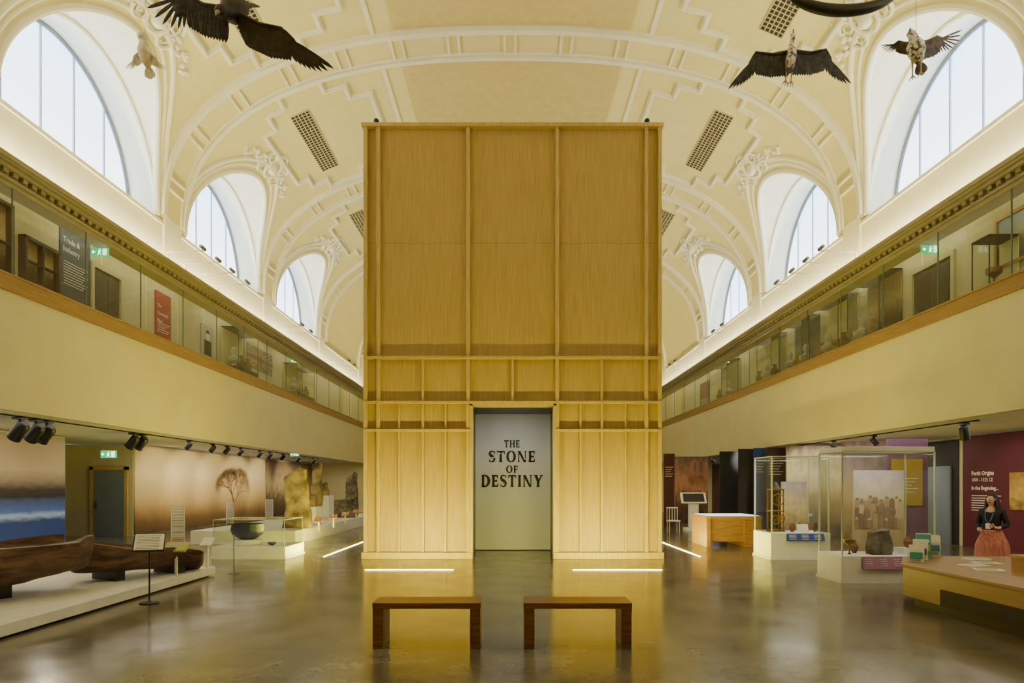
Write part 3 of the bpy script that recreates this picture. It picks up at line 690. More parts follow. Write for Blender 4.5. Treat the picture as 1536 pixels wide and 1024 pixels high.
def spot(x,y,z,aim,lab='black adjustable track spotlight under gallery soffit',sc=1.,mat_=black):
    e=thing('track_spotlight',(x,y,z),lab,'spotlight','track spotlights'); a=Vector(aim).normalized()
    MB(mat_).box(x-.06*sc,x+.06*sc,y-.06*sc,y+.06*sc,z-.05,z).obj('mount',parent=e)
    j=Vector((x,y,z-.16*sc)); MB(mat_).cyl((x,y,z-.05),j,.018*sc,n=10).obj('stem',parent=e)
    m=MB(mat_); m.tube([j-a*.12*sc,j-a*.08*sc,j+a*.10*sc,j+a*.14*sc],[.05*sc,.08*sc,.08*sc,.09*sc],14); m.obj('lamp_head',parent=e)
    MB(M('lens_glow',(255,240,210),.4,emit=(255,235,190),es=6)).cyl(j+a*.141*sc,j+a*.146*sc,.065*sc,n=14).obj('lens',parent=e)
ys=[14.7,15.2,15.55,19.1,19.55,22.4,24.2,25.4,26.7,28.7,29.9,31.6,33.9,36.5]
for i,y in enumerate(ys): spot(-10.6,y,3.27,(-.7,.2,-.7),sc=1.7 if i<3 else (1.5 if i<5 else 1.))
spot(10.6,16,3.27,(.3,.3,-.9),sc=1.3)
for y in(20,22.5,25,27.5,30,33,36): spot(10.6,y,3.27,(.7,.1,-.7))
for sd in(-1,1): MB(black).box(sd*10.6-.02,sd*10.6+.02,14 if sd<0 else 15.5,37.5,3.27,3.295).obj('lighting_track',origin=(sd*10.6,25,3.29),label='black lighting track along gallery soffit',cat='lighting track')
def spotl(loc,tgt,e,ang=60,col=(1,.88,.62),blend=.6):
    l=bpy.data.lights.new('spot','SPOT'); l.energy=e; l.spot_size=radians(ang); l.spot_blend=blend; l.color=col; l.shadow_soft_size=.06
    o=bpy.data.objects.new('spot',l); o.location=loc; o.rotation_euler=(Vector(tgt)-Vector(loc)).to_track_quat('-Z','Y').to_euler(); SC.collection.objects.link(o)
for y in(25.5,28,30.5,33,36,40): spotl((-10.7,y,3.0),(-13.5,y+.3,1.7),220,80)
spotl((-10.7,16.5,3.0),(-13.5,17,1.8),80,80)
for y in(22,26,29.5,32): spotl((-9.6,y-1.2,3.0),(-7.1,y+.2,1.4),85,36)
spotl((-9.6,14,3.1),(-8.2,10.5,.8),130,60); spotl((-7.2,6.5,6.),(-8.2,9.5,.8),130,50); spotl((-9.6,16,3.1),(-6.7,17.3,.7),60,40,(1,.95,.95))
# ------------------------------------------------------------------ cornice spotlight arms
for sd in(-1,1):
    for yc in(19.0,20.0,21.0,22.2,28.0,29.2,36,37.2):
        e=thing('spotlight_arm',(sd*9.56,yc,8.1),'thin white spotlight arm projecting from cornice','spotlight','cornice spotlights')
        MB(whitep).cyl((sd*9.56,yc,8.1),(sd*9.56,yc,8.3),.02,n=8).cyl((sd*9.6,yc,8.29),(sd*8.6,yc,8.34),.018,n=8).obj('arm',parent=e)
        MB(M('grey_lamp',(120,118,112),.5)).cyl((sd*8.63,yc-.1,8.44),(sd*8.57,yc+.08,8.38),.05,n=12).obj('lamp_head',parent=e)
# ------------------------------------------------------------------ gallery contents
def putpanel(sd,px0,px1,z0,z1,mat_,nm,lab,cat,lines=None,title=None,ts=.22):
    X=XG-.03; ya,yb=sorted((X*F/abs(px0-768),X*F/abs(px1-768)))
    m=MB(mat_).box(sd*(XG-.04),sd*(XG-.002),ya,yb,z0,z1)
    U=Vector((0,1,0)) if sd<0 else Vector((0,-1,0)); ys_=ya if sd<0 else yb
    if title:
        for i,t in enumerate(title): addtxt(m,t,ts,(sd*(XG-.045),ys_+(.1 if sd<0 else -.1),z1-.5-.24*i),U,(0,0,1),paper)
    if lines:
        for i in range(lines): m.box(sd*(XG-.045),sd*(XG-.04),ya+.12,yb-.12-.1*(i%3),z1-1.0-.07*i,z1-.985-.07*i,paper)
    return m.obj(nm,origin=(sd*XG,(ya+yb)/2,z0),label=lab,cat=cat)
putpanel(-1,90,135,6.5,8.5,navy,'information_board','slate blue panel titled Trade and Industry','sign',9,['Trade &','Industry'],.2)
putpanel(-1,233,256,6.6,8.05,red,'information_board','red printed gallery text panel','sign',5,['The','Connected','Place'],.15)
pb=MB(M('photo_grey',(176,172,162),.6)).box(-XG+.002,-XG+.04,24.95,26.0,6.6,7.75)
pb.box(-XG+.04,-XG+.045,25.2,25.8,6.65,7.2,dark); pb.ell((-XG+.04,25.5,7.38),(.008,.16,.18),M('photo_face',(220,214,200),.6)); pb.ell((-XG+.038,25.5,7.47),(.009,.17,.13),dark)
pb.obj('photograph',origin=(-XG,25.5,6.6),label='black and white portrait photograph panel',cat='picture')
def flag():
    y0,y1=29.3,32.4; z0,z1=6.95,7.95; w=y1-y0;h=z1-z0; X0=-(XG)
    fb=M('flag_blue',(116,112,108),.8); fr=M('flag_red',(150,96,84),.8); fw=M('flag_white',(180,170,138),.8)
    m=MB(fb).box(X0+.002,X0+.02,y0,y1,z0,z1)
    for a,b,mm,t in(((y0,z0),(y1,z1),fw,.11),((y0,z1),(y1,z0),fw,.11)):
        d=Vector((0,b[0]-a[0],b[1]-a[1])); u=d.normalized(); n=Vector((0,-u.z,u.y)); c=Vector((X0+.024,(a[0]+b[0])/2,(a[1]+b[1])/2))
        m.obox(c,u*(d.length/2*.93),n*t,(.003,0,0),mm); m.obox(c+Vector((.004,0,0)),u*(d.length/2*.93),n*t*.4,(.003,0,0),fr)
    m.box(X0+.03,X0+.036,y0,y1,z0+h*.33,z1-h*.33,fw).box(X0+.03,X0+.036,y0+w*.42,y1-w*.42,z0,z1,fw)
    m.box(X0+.037,X0+.042,y0,y1,z0+h*.4,z1-h*.4,fr).box(X0+.037,X0+.042,y0+w*.455,y1-w*.455,z0,z1,fr)
    m.obj('flag',origin=(X0,31,z0),label='large faded union flag displayed behind glass',cat='flag')
flag()
def gdoor(sd,px0,px1,n):
    X=XG; ya,yb=sorted((X*F/abs(px0-768),X*F/abs(px1-768)))
    m=MB(M('door_dark',(84,72,52),.6)).box(sd*(XG-.02),sd*(XG-.001),ya,yb,5.4,7.75); o=struct(m,'door_%d'%n)
    MB(beige).box(sd*(XG-.08),sd*XG,ya-.12,ya,5.4,7.87).box(sd*(XG-.08),sd*XG,yb,yb+.12,5.4,7.87).box(sd*(XG-.08),sd*XG,ya,yb,7.75,7.87).obj('door_frame',parent=o)
    k=MB(beige)
    for z0,z1 in((5.6,6.4),(6.55,7.6)):
        for a,b in((ya+.12,(ya+yb)/2-.05),((ya+yb)/2+.05,yb-.12)): k.box(sd*(XG-.03),sd*(XG-.02),a,b,z0,z1,M('door_inner',(60,50,36),.6))
    k.obj('door_panel',parent=o)
gdoor(-1,138,178,2); gdoor(1,1372,1430,3)
def artefact(x,y,z,kind,s=1.):
    if kind=='vase': return MB(pot).lathe([(.07*s,0),(.14*s,.12*s),(.16*s,.25*s),(.07*s,.4*s),(.06*s,.46*s),(.09*s,.5*s),(.08*s,.5*s),(.04*s,.44*s)],(x,y,z),20).obj('vase',origin=(x,y,z),label='terracotta vase displayed in glass case',cat='vase')
    if kind=='bust':
        m=MB(M('bust_white',(220,214,196),.5)); m.lathe([(.14*s,0),(.1*s,.05*s),(.08*s,.12*s),(.2*s,.2*s),(.22*s,.3*s),(.08*s,.38*s),(.07*s,.44*s)],(x,y,z),20); m.ell((x,y,z+.56*s),(.1*s,.12*s,.14*s)); m.ell((x,y-.12*s,z+.55*s),(.02*s,.03*s,.03*s)); return m.obj('bust',origin=(x,y,z),label='pale sculpted portrait bust in gallery case',cat='sculpture')
    if kind=='plate':
        return MB(brass).lathe([(.03*s,0),(.05*s,.01),(.02*s,.03),(.02*s,.2*s),(.14*s,.3*s),(.15*s,.4*s),(.13*s,.4*s),(.11*s,.3*s)],(x,y,z),20).obj('goblet',origin=(x,y,z),label='brass goblet displayed in glass case',cat='goblet')
def gcase(sd,y0,y1,z0,z1,back,lab,kinds,xd=.7,s=1.15):
    e=thing('display_cabinet',(sd*(XG-xd/2),(y0+y1)/2,5.4),lab,'display cabinet','gallery display cabinets')
    xa,xb=XG-xd,XG-.02
    MB(dark).box(sd*xa,sd*xb,y0,y1,5.4,z0).obj('base',parent=e)
    MB(back).box(sd*(xb-.03),sd*xb,y0,y1,z0,z1).obj('back_panel',parent=e)
    MB(GLASS).box(sd*xa,sd*(xa+.01),y0+.03,y1-.03,z0,z1).box(sd*(xa+.01),sd*(xb-.03),y0+.02,y0+.03,z0,z1).obj('glass',parent=e)
    m=MB(dark)
    for y in(y0,y1-.03): m.box(sd*(xa-.005),sd*(xa+.015),y,y+.02,z0,z1)
    m.box(sd*(xa-.005),sd*xb,y0,y1,z1,z1+.04); m.obj('frame',parent=e)
    n=len(kinds)
    for i,k in enumerate(kinds): artefact(sd*(XG-xd*.55),y0+(y1-y0)*(i+.5)/n,z0,k,s)
def wallcab(sd,y0,y1,z0,z1,lab):
    e=thing('wall_cabinet',(sd*XG,(y0+y1)/2,z0),lab,'wall cabinet'); fw_=M('dark_walnut',(70,46,28),.5)
    m=MB(fw_); X0,X1=sd*(XG-.18),sd*(XG-.005)
    m.box(X0,X1,y0,y0+.07,z0,z1).box(X0,X1,y1-.07,y1,z0,z1).box(X0,X1,y0,y1,z0,z0+.07).box(X0,X1,y0,y1,z1-.07,z1).box(X0,X1,(y0+y1)/2-.02,(y0+y1)/2+.02,z0,z1); m.obj('frame',parent=e)
    MB(sepia2).box(sd*(XG-.03),X1,y0+.07,y1-.07,z0+.07,z1-.07).obj('back_panel',parent=e)
    MB(fw_).box(sd*(XG-.16),sd*(XG-.03),y0+.07,y1-.07,(z0+z1)/2-.01,(z0+z1)/2+.01).obj('shelf',parent=e)
wallcab(-1,15.75,17.0,6.5,7.6,'dark walnut framed wall cabinet with shelf'); wallcab(-1,14.2,15.4,6.3,8.1,'tall dark framed wall cabinet')
gcase(-1,26.7,28.8,6.5,8.0,cream,'pale backed gallery cabinet with bust and vases',['bust','vase','vase'])
gcase(-1,34,37,6.5,7.9,cream,'gallery cabinet with pale back panel',['bust','vase','vase'])
gcase(1,15.3,15.9,6.3,7.4,cream,'gallery cabinet holding brass goblet',['plate'])
gcase(1,19.9,21.8,6.3,8.1,sepia2,'sepia backed gallery cabinet with shield objects',['plate','vase','bust'])
gcase(1,22.4,24.6,6.3,8.1,cream,'pale backed gallery cabinet with pottery',['vase','plate','bust','vase'])
gcase(1,25.2,27.4,6.3,8.1,navy,'slate backed gallery cabinet with busts',['bust','vase','bust'])
gcase(1,28.2,30.8,6.3,8.1,cream,'pale backed gallery cabinet with vessels',['vase','bust','vase'])
gcase(1,34,37,6.3,8.1,beige,'beige gallery cabinet near hall end',['bust','vase'])
pt=putpanel(1,1497,1560,6.9,7.95,ramp_mat('landscape',[(0,(70,80,50)),(.4,(120,116,70)),(.55,(170,170,150)),(1,(150,170,190))],noise_amt=.15),'painting','landscape painting in gilt frame on gallery wall','picture')
ya,yb=sorted((11.37*F/729,11.37*F/792)); m=MB(M('gilt',(176,136,66),.4,.4))
for a,b,c_,d_ in((ya-.08,ya,6.82,8.03),(yb,yb+.08,6.82,8.03),(ya,yb,7.95,8.03),(ya,yb,6.82,6.9)): m.box(XG-.07,XG-.005,a,b,c_,d_)
m.obj('picture_frame',parent=pt)
putpanel(1,1050,1064,6.6,7.9,maroon,'information_board','maroon gallery text panel','sign',5)
for sd in(-1,1):
    u=MB(cream)
    for y in(18.9,21.2,23.2,25.2,28.9,33.6,38): u.box(sd*(XG-.02),sd*XG,y,y+.05,5.6,8.4)
    trim(u)
# ------------------------------------------------------------------ right side lower
def lblplate(x0,x1,y,z0,z1,mat_,lab,par,n=3):
    m=MB(mat_).add([(x0,y-.10,z0),(x1,y-.10,z0),(x1,y-.01,z1),(x0,y-.01,z1),(x0,y-.0,z0),(x1,y,z0),(x1,y,z1),(x0,y,z1)],[(0,1,2,3),(4,7,6,5),(0,4,5,1),(3,2,6,7),(0,3,7,4),(1,5,6,2)])
    w=(x1-x0)/n
    for j in range(n):
        for i in range(4):
            zz=z1-(z1-z0)*(.2+.18*i); yy=y-.01-.09*(z1-zz)/(z1-z0)-.004; m.box(x0+w*j+.05,x0+w*(j+1)-.08,yy-.003,yy,zz-.005,zz+.005,paper)
    m.obj('label_plate',parent=par,label=lab)
cA=vitrine('display_case',6.08,7.85,12.6,13.6,.50,2.42,'tall glass display case on white base with stone',lid=whitep,ew=.025)
lblplate(6.45,7.5,12.6,.27,.49,purple,'mauve printed label plate',cA,4)
mono('stone_block',6.95,12.95,.5,.42,.32,.46,gstone,'rough dark carved stone block in glass case',0,6.,'stone',.9)
MB(whitep).box(7.35,7.7,12.8,13.15,.5,.62).obj('display_block',origin=(7.5,13.0,.5),label='white display block inside case',cat='plinth')
artefact(7.52,12.97,.62,'vase',.5); artefact(6.4,12.95,.5,'plate',.7); artefact(6.62,13.2,.5,'vase',.5)
m=MB(ramp_mat('illus',[(0,(160,134,96)),(.4,(186,168,128)),(.7,(200,188,156)),(1,(164,146,152))],noise_amt=.25)).box(6.75,7.75,13.5,13.54,.5,2.1)
ilm=[M('illus_a',(176,150,112),.7),M('illus_b',(150,126,100),.7),M('illus_c',(196,174,138),.7),M('illus_d',(140,112,92),.7)]
for row in range(3):
    x=6.78
    while x<7.66:
        w_=random.uniform(.06,.13); w_=min(w_,7.73-x); h_=random.uniform(.12,.3); z_=.95+.2*row; yy=13.497-.003*(2-row)
        mm=random.choice(ilm); m.box(x,x+w_*.95,yy-.002,yy,z_,z_+h_,mm)
        m.prism([(0,0),(w_*.95,0),(w_*.7,.05),(w_*.25,.05)],(x,yy-.002,z_+h_),(1,0,0),(0,0,1),(0,.002,0),random.choice(ilm))
        x+=w_
m.obj('illustrated_backdrop',origin=(7.2,13.52,.5),label='illustrated townscape backdrop inside case',cat='picture')
cB=vitrine('display_case',6.28,7.72,16.55,17.75,.65,2.5,'glass display case on white base with clock movement',ew=.03)
lblplate(6.65,7.55,16.55,.46,.64,blue,'blue printed label plate',cB,3)
e=thing('tower_clock',(6.62,17.15,.65),'brass and iron clock mechanism in glass case','clock')
m=MB(brass)
for x in(6.48,6.76):
    for y in(17.0,17.3): m.box(x-.012,x+.012,y-.012,y+.012,.65,1.7)
m.box(6.45,6.79,16.96,17.34,.65,.70).box(6.46,6.78,16.97,17.33,1.15,1.175).box(6.46,6.78,16.97,17.33,1.68,1.72); m.obj('frame',parent=e)
m=MB(brass)
for (cx,cz,r) in((6.62,1.45,.14),(6.56,.95,.10),(6.70,.98,.08)):
    m.tube([(cx+r*cos(2*pi*k/24),16.98,cz+r*sin(2*pi*k/24)) for k in range(25)],.012,6)
    for k in range(6): a=2*pi*k/6; m.cyl((cx,16.98,cz),(cx+r*cos(a),16.98,cz+r*sin(a)),.006,n=6)
    for k in range(24): a=2*pi*k/24; m.obox((cx+(r+.015)*cos(a),16.98,cz+(r+.015)*sin(a)),(.008,0,0),(0,.008,0),(0,0,.008))
m.obj('gear',parent=e)
MB(dark).cyl((6.62,17.15,1.72),(6.62,17.15,1.9),.12,.02,n=16).obj('bell',parent=e)
for i,(x,r) in enumerate(((6.98,.07),(7.16,.055),(7.34,.08),(7.55,.06))): MB(gstone if i%2 else pot).lathe([(r*.5,0),(r,.06),(r*1.1,.14),(r*.6,.22),(r*.5,.2)],(x,17.0,.65),16).obj('pot',origin=(x,17,.65),label='small round pot in glass display case',cat='pot',group='pots in glass case')
MB(paper).obox((7.15,16.8,.75),(.14,0,0),(0,.03,.1),(0,.004,-.002)).obj('caption_card',origin=(7.15,16.8,.65),label='white caption card beside small pots',cat='label')
MB(ramp_mat('illus5',[(0,(120,100,84)),(.5,(200,180,140)),(1,(130,120,140))],noise_amt=.35,nscale=5)).box(6.95,7.6,17.6,17.64,.65,1.9).obj('illustrated_backdrop',origin=(7.3,17.62,.65),label='small illustrated backdrop panel behind pots',cat='picture')
e=thing('display_table',(6.5,20.8,0),'chunky light oak display table with glowing white top','table')
tx0,tx1,ty0,ty1=5.72,7.33,20.05,21.7
twd=M('table_wood',(140,104,60),.45,col2=(116,84,46),scale=2,stretch=(1,10,10))
MB(twd).box(tx0,tx0+.12,ty0,ty1,0,.82).obj('leg_panel',parent=e); MB(twd).box(tx1-.5,tx1,ty0,ty1,0,.82).obj('leg_panel',parent=e)
MB(twd).box(tx0+.12,tx1-.5,ty0+.1,ty0+.15,.15,.82).obj('front_panel',parent=e); MB(twd).box(tx0-.03,tx1+.03,ty0-.03,ty1+.03,.82,.9).obj('table_top',parent=e,bev=.005)
MB(M('map_top',(236,240,240),.3,emit=(240,245,250),es=1.6)).box(tx0+.05,tx1-.05,ty0+.05,ty1-.05,.9,.915).obj('illuminated_surface',parent=e)
def boardc(px0,px1,Y,z0,z1,mat_,lab,nm='exhibition_board',cat='exhibition board',t=.08,lines=0,par=None):
    x0=(px0-768)*Y/F;x1=(px1-768)*Y/F; m=MB(mat_).box(x0,x1,Y,Y+t,z0,z1)
    for i in range(lines): m.box(x0+(x1-x0)*.12,x1-(x1-x0)*(.15+.1*(i%3)),Y-.004,Y,z1-.6-.1*i,z1-.58-.1*i,paper)
    if par: return m.obj(nm,parent=par,label=lab)
    return m.obj(nm,origin=((x0+x1)/2,Y,z0),label=lab,cat=cat)
boardc(1131,1149,25.5,0,3.2,blue,'tall blue exhibition board with white text',lines=4)
boardc(1108,1130,26,0,3.2,dark,'tall black exhibition pillar')
boardc(1080,1107,28,0,3.2,M('night_blue',(30,34,52),.6),'dark navy exhibition board')
boardc(996,1012,30,0,3.2,M('dark_red',(84,36,34),.6),'dark red exhibition board',lines=5)
boardc(1013,1062,33,0,3.2,ramp_mat('ill2',[(0,(50,36,28)),(.35,(110,74,54)),(.6,(190,130,96)),(1,(90,70,56))],noise_amt=.4,nscale=7),'illustrated brown exhibition board')
boardc(1180,1262,24,0,3.2,ramp_mat('ill3',[(0,(96,84,96)),(.45,(170,150,116)),(.7,(220,204,170)),(1,(120,100,90))],noise_amt=.3,nscale=5),'large townscape illustration board')
boardc(1150,1179,25,0,3.2,M('plum',(58,36,58),.6),'dark plum exhibition board',lines=5)
boardc(1264,1330,21.5,0,3.2,ramp_mat('ill4',[(0,(120,98,74)),(.5,(190,164,124)),(.75,(160,140,146)),(1,(96,72,62))],noise_amt=.3,nscale=5),'pale illustrated medieval street board')
mv_=boardc(1332,1392,20.5,0,3.2,M('mauve_wall',(128,92,124),.6),'mauve and yellow exhibition board')
boardc(1338,1384,20.44,1.2,2.6,M('ochre',(190,156,66),.6),'ochre yellow poster','poster','poster',t=.05,lines=5,par=mv_)
e=thing('display_stand',((1042-768)*27/F,27.3,0),'white pedestal stand with display screen','stand'); MB(whitep).box((1030-768)*27/F,(1056-768)*27/F,27.1,27.6,0,.12).obj('base',parent=e); MB(whitep).box((1036-768)*27/F,(1050-768)*27/F,27.2,27.4,.12,1.15).obj('column',parent=e)
MB(whitep).obox(((1042-768)*27/F,27.2,1.3),(.5,0,0),(0,.12,.2),(0,-.03,.018)).obj('display_screen',parent=e); MB(dark).obox(((1042-768)*27/F,27.165,1.32),(.42,0,0),(0,.1,.165),(0,-.002,.001)).obj('screen_glass',parent=e)
e=thing('chair',((1015-768)*26/F,26.2,0),'small white slatted chair near display stand','chair')
cx=(1012-768)*26/F
MB(whitep).box(cx-.22,cx+.22,26,26.44,.43,.47).obj('seat',parent=e)
for a in(-.2,.18):
    for b in(26.02,26.4): MB(whitep).box(cx+a,cx+a+.02,b,b+.02,0,.43).obj('leg',parent=e)
m=MB(whitep)
for k in range(5): m.box(cx-.21+.1*k,cx-.19+.1*k,26.4,26.42,.47,.95)
m.box(cx-.22,cx+.22,26.4,26.43,.92,.97); m.obj('backrest',parent=e)
ya,yb=sidey(1536)-2,sidey(1447)
m=MB(maroon).box(XL-.06,XL-.005,ya,yb,0,3.25)
def rt(s,size,y,z,b=0): addtxt(m,s,size,(XL-.064,y,z),(0,-1,0),(0,0,1),paper,b)
rt('Perth Origins',.17,yb-.4,2.1,.003); rt('1000 - 1125 CE',.14,yb-.4,1.92); rt('In the Beginning...',.155,yb-.4,1.68,.002)
for i in range(7): m.box(XL-.066,XL-.06,yb-1.6+.2*(i%2),yb-.4,1.5-.07*i,1.52-.07*i,paper)
br_=m.obj('exhibition_board',origin=(XL,(ya+yb)/2,0),label='maroon wall board with white Perth Origins text',cat='exhibition board')
MB(ramp_mat('map',[(0,(120,92,44)),(.4,(196,158,80)),(1,(146,110,52))],noise_amt=.6,nscale=7)).box(XL-.09,XL-.06,16.6,18.4,1.15,2.15).obj('map_picture',parent=br_)
m=MB(doorg).box(XL-.08,XL-.03,20.9,22.4,0,2.4); struct(m,'door_5')
MB(dark).box(XL-.03,XL-.005,20.6,23.2,0,3.2).obj('doorway_surround',origin=(XL,22,0),label='dark recessed doorway surround',cat='doorway')
MB(M('deep_red',(90,50,54),.6)).box(XL-.05,XL-.005,23.4,45.9,0,3.2).obj('exhibition_board',origin=(XL,31,0),label='long deep red exhibition wall lining',cat='exhibition board')
nw=(1,.92,.74)
for y in(17.5,22,26,31): spotl((10.7,y,3.0),(13.3,y+.5,1.5),140,70,nw)
spotl((7.2,12.4,4.6),(7.0,13.0,.9),60,40,nw); spotl((7.5,22,3.2),(6.8,24,1.7),120,70,nw); spotl((9,19,3.2),(9.5,21.4,1.6),150,80,nw); spotl((9.9,18.5,3.1),(11.2,20.4,1.8),110,70,nw); spotl((9.8,22,3.1),(10.5,24,1.8),150,80,nw)
spotl((9.8,15,3.1),(6.9,17.1,1.2),80,50,nw); spotl((9.8,27,3.1),(8.6,33,1.8),170,60,nw); spotl((9.8,10,3.1),(8.7,12.3,1.3),70,60,nw)
area('case_lamp',(6.95,13.0,2.40),(0,0,0),1.4,.6,18,(1,.95,.85)); area('case_lamp',(7.0,17.1,2.47),(0,0,0),1.2,.8,20,(1,.95,.85))
# ------------------------------------------------------------------ desk
fp=[(5.93,6.2),(5.93,10.4),(6.58,11.5),(10.2,11.5),(10.2,6.2)]
def inset(poly,d):
    cx=sum(p[0] for p in poly)/len(poly); cy=sum(p[1] for p in poly)/len(poly)
    return [(x+(d if x<cx else -d),y+(d if y<cy else -d)) for x,y in poly]
e=thing('reception_desk',(8,9,0),'large light oak reception desk with black plinth','desk')
MB(blackp).prism(inset(fp,.12),(0,0,0),(1,0,0),(0,1,0),(0,0,.14)).obj('plinth',parent=e)
MB(dwood).prism(inset(fp,.015),(0,0,.14),(1,0,0),(0,1,0),(0,0,.42)).obj('body',parent=e)
MB(dwood).prism(fp,(0,0,.56),(1,0,0),(0,1,0),(0,0,.05)).obj('desk_top',parent=e,bev=.004)
MB(blackp).box(5.925,5.95,6.3,9.45,.14,.36).obj('front_panel',parent=e,label='dark inset front panel')
ZD=.61
def holder(x,y,mat_,lab,rz=0.,h=.3,acc=yelp):
    e=thing('leaflet_holder',(x,y,ZD),lab,'leaflet holder','leaflet holders on desk')
    MB(GLASS).box(x-.12,x+.12,y-.05,y-.045,ZD,ZD+.14).box(x-.12,x+.12,y-.05,y+.06,ZD,ZD+.006).obj('tray',parent=e)
    for k in range(2):
        m=MB(mat_ if k==0 else paper).obox((x,y-.02+.035*k,ZD+.007+h/2+.02*k),(.105,0,0),(0,.025,h/2),(0,.006,-.001)); 
        if k==0:
            m.obox((x,y-.03,ZD+h*.75),(.08,0,0),(0,.002,.02),(0,.004,0),paper)
            m.obox((x,y-.04,ZD+h*.45),(.085,0,0),(0,.005,.05),(0,.004,0),acc)
            for i in range(4): m.obox((x-.01*(i%2),y-.049,ZD+h*.25-.015*i),(.07,0,0),(0,.0005,.003),(0,.001,0),ink)
        m.obj('leaflet',parent=e)
    e.rotation_euler=(0,0,rz)
holder(6.55,10.95,paper,'white printed leaflets in clear holder',-.5,.3,lanyard); holder(6.75,11.2,teal,'teal printed leaflets in clear holder',-.4,.38); holder(6.28,10.6,paper,'white leaflets in low clear holder',-.6,.24,teal); holder(7.0,11.35,paper,'tall white leaflets in clear holder',-.3,.34,lanyard)
for i,(x,y,r) in enumerate(((6.9,10.2,.3),(7.3,10.5,-.2),(7.7,10.0,.5),(8.1,10.6,.1),(6.7,9.6,-.4),(7.5,11.0,.1))):
    m=MB(paper).box(x-.18,x+.18,y-.13,y+.13,ZD,ZD+.004+.002*i); 
    for k in range(6): m.box(x-.14,x+.12-.02*(k%2),y+.08-.03*k,y+.085-.03*k,ZD+.004+.002*i,ZD+.005+.002*i,ink)
    o=m.obj('paper_sheet',origin=(x,y,ZD),label='loose printed paper sheet on oak desk',cat='paper',group='papers on desk'); o.rotation_euler=(0,0,r)
e=thing('card_box',(7.3,9.4,ZD),'cardboard storage box on oak desk','box'); cb=M('cardboard',(180,140,88),.7)
MB(cb).box(7.02,7.55,9.2,9.6,ZD,ZD+.18).obj('body',parent=e); MB(cb).box(7.00,7.57,9.18,9.62,ZD+.18,ZD+.22).obj('lid',parent=e)
